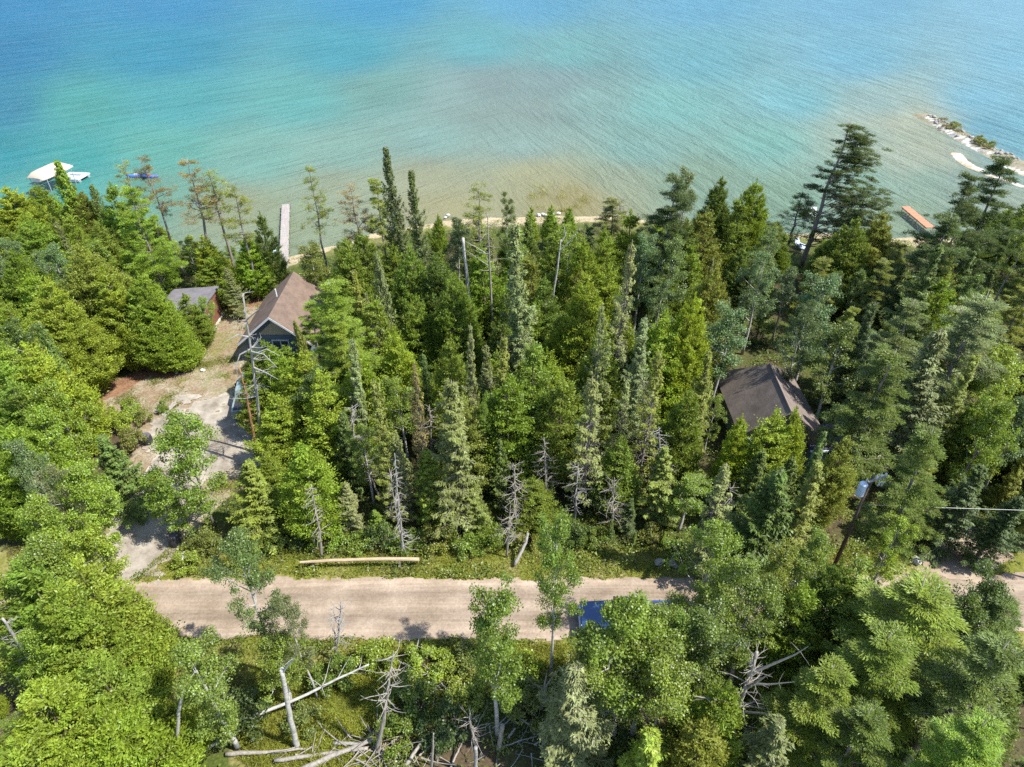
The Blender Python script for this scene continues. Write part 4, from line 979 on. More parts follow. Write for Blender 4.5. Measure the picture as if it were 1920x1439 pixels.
# middle front
T('spruce',850,705,13,100,'grey-green','large pale-green spruce left of the crooked snag')
T('thin',775,668,13,44,'brownish','thin brown spruce with a bare lower stem')
T('fir',795,850,9,80,'mid-green','layered green fir in front of the large pale spruce')
T('aspen',908,740,9,44,'bright green','slim bright aspen between spruce and crooked snag')
T('spruce',640,640,12,62,'grey-green','grey spruce beside the bright cedar right of the open-plate pine')
T('spruce',700,720,12,72,'olive','olive spruce in the left middle of the wood')
T('thin',742,842,11,40,'grey-green','pale dying spruce hung with bare twigs')
T('spruce',645,905,9.5,70,'grey-green','grey-green spruce above the log rail')
T('fir',462,872,8.5,90,'olive','olive fir at the foot of the gravel drive')
T('cedar',498,850,5,50,'yellow-green','small bushy cedar at the base of the leaning dead pine')
T('fir',700,958,7.5,58,'mid-green','green fir right behind the log rail')
T('spruce',885,900,10.5,90,'olive','olive spruce above the verge, left of the twig thicket')
T('spruce',945,985,9,80,'mid-green','spruce above the verge at mid road')
T('aspen',600,985,7.5,110,'bright green','bright low trees above the log rail')
T('spruce',830,1000,8,80,'olive','olive fir-like spruce at the verge')
T('cedar',1000,900,9,80,'mid-green','cedar beside the bare twig thicket')
T('aspen',1052,958,13.5,105,'mid-green','roadside aspen with a trunk standing against the road')
T('spruce',1185,935,10,100,'dark green','dark rounded spruce near the paired boulders')
T('aspen',1290,900,11,110,'mid-green','leafy aspen above the paired boulders')
T('spruce',1255,840,11,80,'olive','olive spruce above the leafy aspen')
T('thin',1360,870,10,80,'grey-green','bare grey spruce under the cabin cedars')
T('aspen',1350,980,11,150,'mid-green','wide aspen hiding the bend of the road')
T('fir',1470,880,10,120,'deep green','dark layered fir below the cabin')
T('spruce',1540,860,10.5,90,'olive','yellowish spruce left of the utility pole')
T('aspen',1535,985,9,95,'mid-green','birch in front of the utility pole base')
T('aspen',1700,965,8.5,80,'bright green','bright young aspen right of the utility pole')
T('aspen',1480,1010,9.5,90,'olive','olive aspen beside the grey roadside stones')
# south of the road
T('aspen',430,985,12.5,120,'blue-green','aspen leaning over the road below the gravel drive')
T('aspen',530,1108,9.5,80,'grey-green','slender aspen reaching over the near road edge')
T('aspen',500,1195,6.6,120,'mid-green','leafy aspen behind the crossed white trunks')
T('aspen',350,1205,9.5,160,'mid-green','mid-green aspen near the lower left')
T('aspen',925,1085,13,150,'mid-green','tall aspen with its whole trunk bare, in front of the dirt road')
T('aspen',1200,1116,12,190,'mid-green','broad aspen hiding the blue pickup')
T('aspen',1268,1140,9,130,'mid-green','third aspen standing over the tail of the blue pickup')
T('aspen',1222,1134,9,130,'mid-green','slim aspen over the bed of the blue pickup')
T('aspen',1150,1195,10,170,'mid-green','aspen directly below the blue pickup')
T('aspen',1260,1235,10,160,'mid-green','aspen left of the big branching dead tree')
T('cedar',132,1062,11,120,'yellow-green','largest yellow-green cedar at the road end, lower left')
T('cedar',95,1110,11,140,'bright green','bright cedar just left of the largest road-end cedar')
T('cedar',196,1118,9,60,'yellow-green','yellow-green cedar touching the road end')
T('maple',60,1010,8,150,'mid-green','green maple hanging over the hidden road end')
T('cedar',25,1075,10,120,'bright green','bright cedar at the picture edge over the hidden road end')
T('cedar',2,1080,9,110,'mid-green','mid-green cedar cut by the left picture edge at the hidden road')
T('aspen',1836,1118,9,120,'deep green','deep green aspen in front of the mouth of the right drive')
T('pine',1910,1120,9.5,130,'deep green','deep green pine at the right picture edge over the hidden road')
T('aspen',1440,1075,10.5,150,'mid-green','leafy aspen covering the road beyond its bend')
T('cedar',1585,1050,9.5,100,'deep green','deep green cedar between slim birch stem and the light-green pine')
T('aspen',1640,1075,9,130,'mid-green','aspen before the pole, over the hidden road')
T('aspen',1230,1165,10,170,'mid-green','second aspen over the tail of the blue pickup')
T('aspen',1330,1130,10,150,'deep green','dark aspen beside the road bend')
T('cedar',468,688,6.5,66,'mid-green','cedar over the pale vehicle')
T('cedar',60,1290,10,170,'yellow-green','great yellow-green cedar in the lower left corner')
T('cedar',150,1235,9,110,'yellow-green','feathery yellow-green cedar above the lower left corner')
T('cedar',185,1350,8,130,'bright green','bright cedar along the bottom beside the corner cedar')
T('cedar',20,1390,9,140,'yellow-green','cedar cut by the lower left corner of the picture')
T('aspen',30,1180,9,90,'bright green','bright aspen by the leaning dead trunk at the left edge')
T('spruce',1090,1255,9,150,'grey-green','pale grey-green fir in the bottom centre')
T('fir',1225,1375,7,120,'yellow-green','yellow-green fir at the bottom, right of the pale fir')
T('aspen',1380,1080,10,150,'mid-green','aspen at the road bend, lower right')
T('cedar',1520,1090,9,90,'mid-green','mid-green cedar between road bend and the right drive')
T('pine',1760,1080,12,230,'mid-green','great spreading light-green pine below the right drive')
T('pine',1660,1170,11,190,'mid-green','mid-green spreading pine next to the great light-green pine')
T('pine',1875,1190,12,190,'deep green','deep green pine at the lower right edge')
T('aspen',1900,1075,10,110,'deep green','dark aspen at the mouth of the right drive')
T('pine',1560,1250,10,170,'mid-green','pine with drooping sprays right of the branching dead tree')
T('pine',1640,1330,9,150,'deep green','deep green pine near the bottom right')
T('spruce',1470,1360,8,130,'grey-green','grey spruce at the bottom below the branching dead tree')
T('cedar',1350,1270,9,100,'mid-green','mid-green cedar immediately left of the branching dead tree')
T('cedar',1330,1370,8,120,'olive','olive cedar at the bottom under the branching dead tree')
T('pine',1830,1330,11,170,'bright green','pine with long yellow-green boughs in the lower right corner')
for x,y,H,w,t,lab in ((760,1290,2.6,120,'deep green','dark leafy shrub right of the dead spruce skeleton'),(620,1240,2.2,90,'mid-green','shrub behind the long leaning log'),(830,1330,2.4,110,'dark green','dark shrub left of the tall bare-trunk aspen'),(990,1300,2.2,110,'olive','olive shrub right of the tall bare-trunk aspen'),
   (700,1215,1.6,90,'yellow-green','yellow-green shrub along the near road edge'),(800,1222,1.5,100,'yellow-green','yellow-green shrub along the near road edge, middle of three'),(880,1225,1.7,90,'olive','olive shrub along the near road edge'),(560,1340,1.3,80,'olive','olive shrub in the meadow by the white trunk'),
   (440,1320,2.4,120,'dark green','shaded dark shrub left of the long leaning log'),(980,1245,1.9,90,'yellow-green','yellow-green shrub beside the forked stump'),(730,1360,1.8,90,'mid-green','mid-green shrub above the brush pile'),(870,1290,1.6,90,'yellow-green','yellow-green shrub in the middle of the near meadow')):
    T('bush',x,y,H,w,t,lab)
for (x,y,lab) in ((1790,236,'dry olive bush at the outer end of the sand spit'),(1838,262,'wider olive bush on the middle of the sand spit'),(1852,270,'olive bush at the inner end of the sand spit')):
    X,Y=G(x,y,0); r_=plant('bush',X,Y,1.3,2.6,'olive',lab); r_.location.z=WZ+.2

# ------------------------------------------------------------------ dead trees and fallen wood
def snag(pts, base, r0, r1, mat, label, br=None, seed=0, cat='dead tree', name='dead_tree', explicit=()):
    """pts: photo pixels from bottom to top, in the upright plane through the base point"""
    bx,by=G(*base); root=empty(name,(bx,by,0)); tag(root,label,cat)
    l=[np.array([0,0,0.])]
    for q in pts:
        p=np.array(PY(*q,by))-[bx,by,0]; l.append(p+[0,random.gauss(0,.05),0])
    l=np.array(l); n=18; s=np.linspace(0,len(l)-1,n); tl=np.stack([np.interp(s,np.arange(len(l)),l[:,i]) for i in range(3)],1)
    tl[1:-1]+=np.random.default_rng(seed).normal(size=(n-2,3))*.010
    ac=Acc(); ac.tube(tl,np.linspace(r0,r1,n),8)
    r=np.random.default_rng(seed+50); H=tl[-1,2]; B=Acc() if br else ac; nbr=0
    if br:
        Ln0,low,step,droop,curve,twigs=br; z=H*low
        while z<H*.98:
            for b in range(int(r.integers(2,4))):
                a=r.uniform(0,6.28); t=z/H; Lq=Ln0*(1-.65*t)*r.uniform(.4,1.15)
                i=int(np.argmin(abs(tl[:,2]-z))); lp=limb(r,tl[i],[math.cos(a),math.sin(a),droop],Lq,curve,5,.16)
                B.tube(lp,np.linspace(.02+.012*Lq,.006,6),4,False); nbr+=1
                for k in range(twigs):
                    u=r.uniform(.3,.95); b0=np.array([np.interp(u,np.linspace(0,1,6),lp[:,q]) for q in range(3)])
                    B.tube(limb(r,b0,r.normal(size=3)*.7+[math.cos(a),math.sin(a),.1],Lq*r.uniform(.2,.45),.15,3),[.012,.009,.006,.004],4,False)
            z+=step*r.uniform(.7,1.4)
    for e in explicit:                                # limbs that show: photo pixels, last value = how far it comes forward
        pp=[np.array(PY(x,y,by-e[-1]*k/(len(e)-2)))-[bx,by,0] for k,(x,y) in enumerate(e[:-1])]
        B.tube(pp,np.linspace(max(.05,r0*.45),.012,len(pp)),5,False); nbr+=1
        for k in range(2):
            b0=pp[-1]*.4+pp[-2]*.6; B.tube(limb(r,b0,r.normal(size=3)+[0,0,.3],.7,.2,3),[.014,.010,.007,.004],4,False)
    ac.obj('trunk',mat,root,True)
    if br and nbr: B.obj('branches',mat,root,True)
    return root
snag([(882,580),(874,510),(868,447)],(892,648),.16,.12,BARK_PALE,'bare white birch snag broken off without limbs',seed=1)
snag([(921,560),(917,470),(914,402)],(927,655),.13,.03,DEADWOOD,'tall dead tree with level bare limbs beside the white birch snag',(2.6,.62,.55,.1,.2,2),2,explicit=(((917,480),(895,465),(870,452),.6),((918,500),(900,488),(875,470),.5)))
snag([(772,612),(773,590)],(775,660),.11,.05,DEADGREY,'forked pale dead tree behind the yellow-green cedar',None,3,explicit=(((772,598),(755,580),(742,560),.3),((772,596),(775,575),(778,556),-.3),((773,600),(790,588),(802,572),.4),((773,603),(762,592),(750,575),1.0)))
snag([(1018,596),(1036,560),(1045,505),(1052,450)],(1005,660),.14,.05,BARK_PALE,'crooked white trunk that bends twice in the centre of the wood',None,4,explicit=(((1050,470),(1070,452),(1088,425),.4),((1052,455),(1060,442),(1058,425),0)))
snag([(934,845),(936,800),(946,755),(952,737)],(932,905),.15,.09,DEADWOOD,'crooked pale snag with a split top',None,5,explicit=(((950,742),(956,733),(966,727),.2),((950,742),(946,733),(943,728),.2)))
snag([(919,760),(921,700)],(919,830),.14,.06,DEADGREY,'short dead spruce bristling with stub branches',(1.3,.42,.32,-.05,.1,1),6)
snag([(497,860),(487,790),(479,715),(467,640),(455,552)],(500,880),.15,.05,DEADGREY,'tall leaning dead pine with long curved bare limbs beside the cottage',(2.4,.45,.6,.0,.2,3),7,
   explicit=(((470,655),(450,665),(443,685),(445,705),.8),((466,632),(445,628),(415,645),.6),((472,660),(495,665),(520,690),1.0),((477,690),(500,700),(522,712),.9),((462,600),(480,585),(490,578),.3),((474,665),(500,655),(525,668),.4)))
snag([(473,805),(462,745),(450,690)],(480,850),.13,.05,RUSTWOOD,'rusty barkless trunk beside the leaning dead pine',(1.0,.3,.5,0,.1,1),8)
snag([(598,990),(590,950),(583,908)],(603,1045),.11,.02,DEADWOOD,'silver dead spruce standing above the log rail',(1.6,.35,.26,-.2,.15,2),9)
snag([(752,985),(744,920),(740,850)],(755,1040),.11,.02,DEADGREY,'thin silver dead spruce with drooping twigs right of the silver one by the rail',(1.2,.1,.24,-.4,.1,2),10)
snag([(1358,1390),(1382,1330),(1405,1270),(1420,1225)],(1340,1439),.17,.07,DEADWOOD,'big branching dead tree with broken silver limbs at the lower right',(2.2,.4,.26,.15,.2,3),12,
   explicit=(((1410,1262),(1450,1245),(1490,1228),(1516,1212),.5),((1402,1282),(1440,1284),(1490,1279),.8),((1385,1320),(1340,1312),(1300,1305),.9),((1385,1330),(1355,1340),(1340,1338),1.2),((1390,1335),(1430,1338),(1465,1343),1.0),((1400,1290),(1425,1275),(1440,1265),1.4)))
snag([(715,1370),(724,1320),(732,1260),(737,1225)],(705,1410),.12,.015,DEADWOOD,'dead spruce skeleton with upcurved ribs in the near meadow',(2.0,.45,.26,-.15,.7,0),13)
snag([(548,1360),(538,1310),(528,1255)],(558,1402),.15,.10,BARK_PALE,'straight white trunk standing against the long leaning log',None,14,explicit=(((530,1262),(545,1240),(560,1225),.4),))
snag([(335,1330),(345,1290)],(326,1450),.10,.05,BARK_PALE,'slim pale stem at the bottom edge left of the leaning log',None,15)
snag([(297,1385),(291,1378)],(322,1450),.13,.10,BARK_PALE,'pale tilted stub at the bottom left',None,16)
snag([(632,1200),(637,1170),(640,1130)],(628,1240),.09,.02,DEADGREY,'twiggy grey dead tree at the near road edge',(1.7,.3,.22,.2,.3,4),17)
snag([(1016,1300),(1022,1288)],(1015,1330),.14,.09,DEADGREY,'forked grey stump in the near meadow',None,18,explicit=(((1022,1290),(1036,1270),(1052,1252),.3),((1020,1292),(1024,1270),(1026,1256),0),((1020,1292),(1008,1286),(1000,1282),.3)))
snag([(812,1395),(813,1373)],(808,1450),.08,.03,DEADWOOD,'thin pale stick standing at the bottom beside the brush pile',None,19)
snag([(938,1385),(942,1362)],(936,1405),.13,.12,DEADWOOD,'short pale broken stub beside the tall bare-trunk aspen',None,20)
snag([(892,1420),(892,1402)],(892,1455),.10,.09,DEADGREY,'grey broken stub at the bottom edge',None,21)
snag([(60,1245),(5,1158)],(115,1330),.15,.05,DEADGREY,'leaning grey dead trunk at the lower left edge',(1.6,.3,.5,.1,.1,3),22)
snag([(1526,1140),(1531,1105)],(1519,1180),.07,.03,BARK_PALE,'slim white birch stem beside the road bend',None,23)
snag([(1165,405),(1160,372)],(1168,440),.10,.04,DEADWOOD,'bleached bare shrub tree at the beach',(3.0,.2,.30,.4,.3,4),24)
snag([(301,470),(295,415)],(304,520),.10,.03,DEADWOOD,'small pale dead pine among the left cedars',(1.6,.55,.4,.1,.1,3),25)
snag([(965,905),(963,870)],(968,1000),.08,.02,DEADWOOD,'bleached twig thicket in the middle front',(1.8,.25,.2,-.1,.2,4),26)
snag([(1082,900),(1084,868)],(1078,985),.08,.02,DEADGREY,'grey twiggy dead tree right of the bleached thicket',(1.7,.3,.2,-.1,.2,4),27)
snag([(1150,925),(1152,895)],(1148,1000),.08,.02,DEADWOOD,'pale twiggy dead tree near the dark rounded spruce',(1.8,.25,.2,-.1,.2,4),28)
snag([(955,975),(957,950)],(950,1045),.08,.02,DEADWOOD,'dead twiggy tree above the verge at mid road',(1.6,.3,.22,.0,.2,3),29)
snag([(1850,1395),(1862,1370)],(1828,1460),.22,.14,DEADGREY,'thick pale trunk at the lower right corner',(2.0,.3,.5,.2,.2,2),30)
snag([(885,1370),(880,1345)],(893,1400),.09,.03,DEADWOOD,'silver dead branch crown lying left of the tall aspen trunk',(1.8,.3,.2,.2,.2,3),31)
snag([(1300,850),(1296,800)],(1300,915),.09,.02,DEADGREY,'grey dead spruce left of the cabin cedars',(1.4,.2,.26,-.2,.1,3),32)
snag([(1370,945),(1368,905)],(1372,1000),.08,.02,DEADWOOD,'pale dead twigs under the cabin cedars',(1.7,.2,.22,-.1,.2,3),33)
snag([(745,975),(730,880)],(756,1030),.07,.02,DEADWOOD,'crooked dead stem left of the layered green fir',(1.4,.4,.4,.2,.3,2),34)
snag([(690,880),(676,820)],(712,935),.09,.03,DEADWOOD,'dead tree with curled limbs in the left middle wood',(1.8,.3,.34,.1,.4,3),35)
for n_,(px,top,bot,ln,mt,lab) in enumerate(((1160,640,760,1.7,DEADGREY,'grey bare-limbed dead spruce among the twin grey spruces'),(1205,700,830,1.9,DEADWOOD,'pale bare dead spruce in front of the domed grey spruce'),(1110,780,890,1.7,DEADGREY,'grey dead spruce in the middle of the wood above the twig thicket'),
    (1235,800,930,1.8,DEADGREY,'dark grey dead tree behind the dark rounded spruce'),(1020,820,930,1.6,DEADWOOD,'pale dead twigs between split-top snag and bleached thicket'),(660,760,880,1.6,DEADGREY,'thin grey dead tree in the left middle of the wood'),(805,760,860,1.5,DEADWOOD,'pale dead spruce right of the thin brown spruce'),(700,600,720,1.5,DEADGREY,'grey dead spruce below the lone green spruce'))):
    snag([(px+2,(top*2+bot)//3),(px,top)],(px+5,bot+30),.09,.02,mt,lab,(ln,.22,.2,-.15,.15,4),60+n_)
def log(pts,r0,r1,mat,label,br=0,seed=0,group=None):
    a=np.array([(*G(x,y,z),z) for x,y,z in pts]); o0=a[0].copy(); r=np.random.default_rng(seed)
    root=empty('fallen_log',tuple(o0)); tag(root,label,'log',group); a=a-o0
    s=np.linspace(0,len(a)-1,12); tl=np.stack([np.interp(s,np.arange(len(a)),a[:,i]) for i in range(3)],1); tl[1:-1]+=r.normal(size=(10,3))*.012
    A=Acc(); A.tube(tl,np.linspace(r0,r1,12),8); A.obj('trunk',mat,root,True)
    if br:
        B=Acc()
        for k in range(br):
            i=int(r.integers(5,12)); B.tube(limb(r,tl[i],r.normal(size=3)+[.4,.2,.3],r.uniform(.5,1.5),-.2,4),[.03,.022,.015,.01,.006],4,False)
        B.obj('branches',mat,root,True)
log([(318,1455,.3),(470,1345,.9),(560,1310,1.4),(640,1270,2.0),(692,1246,2.4)],.12,.04,BARK_PALE,'longest pale log leaning diagonally across the near meadow',9,1)
log([(424,1414,.2),(500,1411,.25),(596,1402,.2)],.13,.05,DEADWOOD,'level pale log at the bottom under the white trunk',2,2)
log([(515,1426,.25),(600,1415,.3),(690,1403,.35)],.11,.09,DEADWOOD,'pale log just below the level log, at the bottom',1,3)
log([(560,1446,.3),(620,1418,.4),(680,1395,.5),(716,1378,.6)],.15,.09,DEADWOOD,'thickest pale log, broken and slanting at the bottom',3,4)
log([(755,1446,.3),(775,1415,.6),(792,1388,.9)],.12,.07,DEADWOOD,'pale log slanting out of the brush pile',1,5)
log([(625,1394,.3),(680,1396,.35),(712,1382,.4)],.10,.06,DEADGREY,'grey log across the end of the thickest log',1,6)
log([(845,1440,.2),(858,1410,.4),(870,1385,.7)],.06,.04,DEADWOOD,'thin pale log leaning at the bottom right of the brush pile',0,7)
log([(952,1385,.2),(966,1365,.4)],.08,.05,DEADWOOD,'short pale log right of the broken stub',0,8)
log([(1000,1365,.3),(980,1350,.3),(960,1342,.3)],.06,.03,DEADWOOD,'short bleached branch log near the pale fir',3,9)
log([(815,1250,.1),(848,1252,.15)],.08,.06,DEADGREY,'short grey log in the brush near the road',0,10)
log([(925,1200,.2),(955,1194,.3)],.07,.04,BARK_PALE,'short white branch log at the near road edge',2,11)
log([(965,1060,.2),(985,1020,1.2),(990,1000,1.8)],.12,.09,DEADGREY,'grey leaning log above the verge at mid road',0,12)
r=np.random.default_rng(77)
def brush(px,py,sx,sy,n,label,mat):
    c=np.array(G(px,py)); root=empty('brush_pile',(*c,0)); tag(root,label,'brush pile'); A=Acc()
    for k in range(n):
        p=np.array([r.normal()*sx,r.normal()*sy,r.uniform(.05,.5)]); a=r.uniform(0,6.28); A.tube(limb(r,p,[math.cos(a),math.sin(a),r.normal()*.25],r.uniform(.7,2.3),0,4,.1),np.linspace(r.uniform(.02,.06),.01,5),5,False)
    A.obj('branches',mat,root,True)
brush(735,1415,1.0,.6,60,'tangled heap of bleached branches at the bottom centre',DEADWOOD)
brush(805,1275,1.0,.7,34,'scattered dead branches in the meadow below the road',DEADGREY)
brush(650,1420,1.3,.5,30,'splintered branches around the thickest log',DEADWOOD)
brush(970,1400,1.6,.6,30,'grey dead branches below the tall bare-trunk aspen',DEADGREY)
NMAN=len(TREES)

# ------------------------------------------------------------------ the rest of the wood
KEEP=[np.array(k,float) for k in (
 [(185,695),(330,680),(370,640),(385,560),(420,550),(470,540),(540,520),(580,540),(565,640),(500,645),(440,690),(440,730),(480,830),(440,925),(380,925),(300,880),(250,830),(190,760)],
 [(178,965),(300,985),(330,1040),(270,1090),(180,1085)],
 [(200,1045),(1305,1045),(1305,1150),(1060,1205),(680,1212),(270,1195)],
 [(325,540),(425,540),(425,640),(325,600)],[(1350,655),(1525,655),(1530,820),(1370,810)],
 [(470,1240),(1050,1205),(1050,1320),(1010,1439),(430,1439)],[(1730,1030),(1880,1040),(1880,1115),(1740,1090)],
 [(515,375),(560,375),(550,515),(515,515)],[(1590,880),(1660,880),(1640,960),(1590,1000)],[(1340,1205),(1520,1205),(1500,1350),(1350,1390)],
 [(1483,448),(1518,448),(1518,482),(1483,482)],[(1512,388),(1538,388),(1538,415),(1512,415)],[(850,440),(940,400),(940,600),(860,620)],[(1795,960),(1860,980),(1840,1050),(1760,1040)])]
TL=np.array([(-200,330),(0,365),(150,365),(200,370),(300,400),(400,425),(470,450),(560,480),(620,440),(660,430),(830,445),(1000,410),(1150,430),(1230,390),(1330,390),(1450,400),(1480,440),(1550,440),(1680,450),(1740,470),(1790,430),(1920,360),(2100,330)],float)
def pin(poly,x,y): return bool(inside(poly,np.array([x]),np.array([y]))[0])
BUILD=[(-25.5,50,-16.9,61),(-34.5,55,-28.6,61.8),(16,36.5,24.8,47.5),(2,22,10,26),(-24.5,40,-20,47)]
def free(X,Y,pad):
    for a,b,c,d in BUILD:
        if a-pad<X<c+pad and b-pad<Y<d+pad: return False
    if 22.4-pad*.4<Y<30.4+pad*.4 and X<32: return False
    for poly in (DRIVE_A,RDRIVE,CLEAR):
        if pin(poly,X,Y): return False
    return Y < float(shore_y(X))-3.0
POS=[[t[0],t[1],max(.8,min(t[6],4)*.36)] for t in TREES if t[3]!='bush']
def zone_kind(px,py):
    u=random.random()
    if py>1160: k=('aspen' if u<.36 else 'cedar' if u<.62 else 'spruce' if u<.72 else 'pine' if u<.86 else 'fir')
    elif px<520: k='cedar' if u<.66 else 'maple' if u<.78 else 'aspen' if u<.88 else 'spruce'
    elif px<1300: 
        if py<800: k='cedar' if u<.74 else 'spruce' if u<.80 else 'thin' if u<.84 else 'aspen' if u<.94 else 'fir'
        else: k='spruce' if u<.16 else 'cedar' if u<.50 else 'fir' if u<.68 else 'aspen' if u<.90 else 'thin'
    else: k='cedar' if u<.32 else 'spruce' if u<.44 else 'aspen' if u<.76 else 'fir' if u<.86 else 'pine'
    return k
def zone_tint(k,px):
    u=random.random()
    if k in('cedar',):
        if px<600: return 'yellow-green' if u<.4 else 'bright green' if u<.75 else 'mid-green'
        if px<1300: return 'yellow-green' if u<.22 else 'mid-green' if u<.68 else 'olive' if u<.85 else 'deep green'
        return 'olive' if u<.2 else 'mid-green' if u<.55 else 'deep green' if u<.9 else 'dark green'  # right-hand trees tinted darker: their backlit look is put into the colour
    if k=='maple': return 'bright green' if u<.6 else 'mid-green'
    if k=='aspen': return 'mid-green' if u<.5 else 'blue-green' if u<.75 else 'deep green'
    if k=='thin': return 'grey-green' if u<.6 else 'olive'
    if k=='pine': return 'olive' if u<.5 else 'deep green'
    return 'grey-green' if u<.38 else 'olive' if u<.65 else 'deep green'
FILL=[]
tries=0
while tries<60000 and len(FILL)<365:
    tries+=1
    Y=random.uniform(14.0,84); X=random.uniform(-1,1)*(.86*Y+12)
    px,py=P(X,Y,0)
    if not free(X,Y,1.0): continue
    k=zone_kind(px,py)
    H={'cedar':random.uniform(5.5,10),'spruce':random.uniform(6,11.5),'thin':random.uniform(7,11),'fir':random.uniform(4,8),'aspen':random.uniform(6.5,10),'maple':random.uniform(5,8),'pine':random.uniform(8,11)}[k]
    if py>1160: H*=.8
    if random.random()<.25: H*=.6
    rad={'cedar':1.15,'spruce':1.15,'thin':1.2,'fir':1.1,'aspen':1.55,'maple':1.7,'pine':1.8}[k]
    if -15<X<4 and Y<23.5: continue
    if any((X-a)**2+(Y-b)**2<(rad*.62+c*.8)**2 for a,b,c in POS): continue
    bad=False
    wpx=rad*scale_at(X,Y,H*.5)*.85
    tx,ty=P(X,Y,H)
    if ty<np.interp(tx,TL[:,0],TL[:,1]): continue
    for f in (.15,.4,.65,.9,1.0):
        qx,qy=P(X,Y,H*f)
        for d in ((-wpx*(1-f*.6),0),(0,0),(-wpx*.5*(1-f*.6),0),(wpx*.5*(1-f*.6),0),(wpx*(1-f*.6),0)):
            if any(pin(kp,qx+d[0],qy) for kp in KEEP): bad=True;break
        if bad: break
    if bad: continue
    tn=zone_tint(k,px)
    r_=plant(k,X,Y,H,None,tn); FILL.append((r_,k,tn,H,px,py)); POS.append([X,Y,rad*.85])

# low shoreline row that closes the view of the bank
for xs_,row_ in [(x_+random.uniform(-.6,.6),q_) for q_ in (0,1) for x_ in np.arange(-82,76,2.1+.9*q_)]:
    Y=float(shore_y(xs_))-(random.uniform(.8,3.4) if row_==0 else random.uniform(4.5,9)); px,py=P(xs_,Y,0)
    if 505<px<562 or px<-40 or px>1960: continue
    tp=np.interp(px,TL[:,0],TL[:,1])+random.uniform(-4,30)+14*row_
    if any((xs_-a)**2+(Y-b)**2<(c*.7+.5)**2 for a,b,c in POS): continue
    if 780<px<1140: tp=max(tp,402)+random.uniform(-6,12)
    H=PY(px,tp,Y)[2]
    if H<1.6: continue
    H=min(H,8.5); k='cedar' if random.random()<.72 else 'aspen'
    if px>1700 and H>6: k='spruce'
    tn=zone_tint(k,px); r_=plant(k,xs_,Y,H,random.uniform(2.4,3.6),tn); r_.location.z=float(height(np.array([xs_]),np.array([Y]))[0])-.05
    FILL.append((r_,k,tn,H,px,py))
for px in list(range(870,1150,24))+list(range(1330,1480,30)):
    tp=random.uniform(412,440); H=random.uniform(5.0,7.5); X,Y=G(px+random.uniform(-8,8),tp,H)
    if any((X-a)**2+(Y-b)**2<(c*.5+.4)**2 for a,b,c in POS) or not free(X,Y,.5): continue
    k=random.choice(['cedar','aspen','fir','fir']); tn=zone_tint(k,px); r_=plant(k,X,Y,H,random.uniform(2.4,3.4),tn); FILL.append((r_,k,tn,H,px,tp)); POS.append([X,Y,.9])
for px in range(470,1310,34):
    if 560<px<600 or 730<px<770: continue
    X,Y=G(px+random.uniform(-10,10),1042+random.uniform(-12,6),0)
    tn=random.choice(['mid-green','bright green','deep green','olive']); k='bush' if random.random()<.7 else 'fir'
    H=random.uniform(1.0,1.9)*(1 if k=='bush' else 1.3); r_=plant(k,X,Y+.6,H,random.uniform(1.8,2.8) if k=='bush' else None,tn); FILL.append((r_,k,tn,H,px,1042))
# labels for the filling trees: look plus the nearest landmark seen in the picture
LM=[(91,315,'cream boat lift'),(138,328,'white swim raft'),(268,330,'blue kayaks'),(530,450,'grey dock'),(375,575,'shed'),(525,580,'cottage'),(300,710,'mulch patch'),(300,860,'round maple in the drive'),(250,1030,'lower gravel drive'),
 (470,700,'leaning dead pine'),(875,520,'white birch snag'),(975,520,'tallest grey spruce'),(1030,560,'crooked white trunk'),(940,800,'split-top snag'),(590,950,'silver dead spruce'),(675,1050,'log rail'),(740,930,'thin silver dead spruce'),(850,800,'large pale spruce'),
 (1440,740,'hip-roofed cabin'),(1590,300,'windswept pine'),(1720,410,'orange dock'),(1850,400,'great dark pine'),(1630,930,'utility pole'),(1800,1070,'right drive'),(1250,1056,'paired boulders'),(1050,1050,'roadside aspen'),(1130,1155,'blue pickup'),(925,1250,'bare-trunk aspen'),
 (545,1330,'straight white trunk'),(400,1400,'longest pale log'),(720,1320,'dead spruce skeleton'),(1390,1310,'branching dead tree'),(165,1130,'largest road-end cedar'),(60,1350,'corner cedar'),(1090,1330,'pale bottom fir'),(1760,1150,'spreading light-green pine'),(1850,1380,'lower right corner trunk'),
 (1215,650,'domed grey spruce'),(1230,500,'bluish aspen pair'),(775,600,'forked dead tree'),(710,520,'lone green spruce'),(1000,400,'reed beach'),(1060,900,'bare twig thicket'),(82,600,'largest yellow-green cedar'),(110,760,'broad left maple'),(22,860,'round bluish birch'),(1850,600,'wide grey-green edge pine'),(1888,700,'brilliant edge maple'),(1556,560,'wide bluish aspen'),(1480,940,'dark layered fir'),(1700,740,'massive dark pine')]
used={}
def size_word(k,H):
    if k in('maple',): return 'leafy' if H>6 else 'low leafy'
    if k=='bush': return 'low'
    return 'tiny' if H<2.6 else 'small' if H<5.2 else 'middling' if H<7.6 else 'tall'
pend={}
for r_,k,tn,H,gx,gy in FILL:
    x,y=P(r_.location.x,r_.location.y,H*.6)
    ds_=sorted((math.hypot(x-a,y-b),n,a,b) for a,b,n in LM)
    d,n,a,b=ds_[0]; dx,dy=x-a,y-b
    far='just' if d<70 else 'well' if d>150 else ''
    if abs(dx)>abs(dy)*1.3: rel=(far+' left of' if dx<0 else far+' right of')
    else: rel=(far+' behind' if dy<0 else far+' in front of')
    lab=f"{size_word(k,H)} {'ragged ' if k=='thin' else ''}{tn} {KINDNAME[k][1]} {rel.strip()} the {n}"
    pend.setdefault(lab,[]).append((d,r_,k,ds_))
ORD=['nearest','second','third','fourth','fifth','sixth','seventh','eighth']
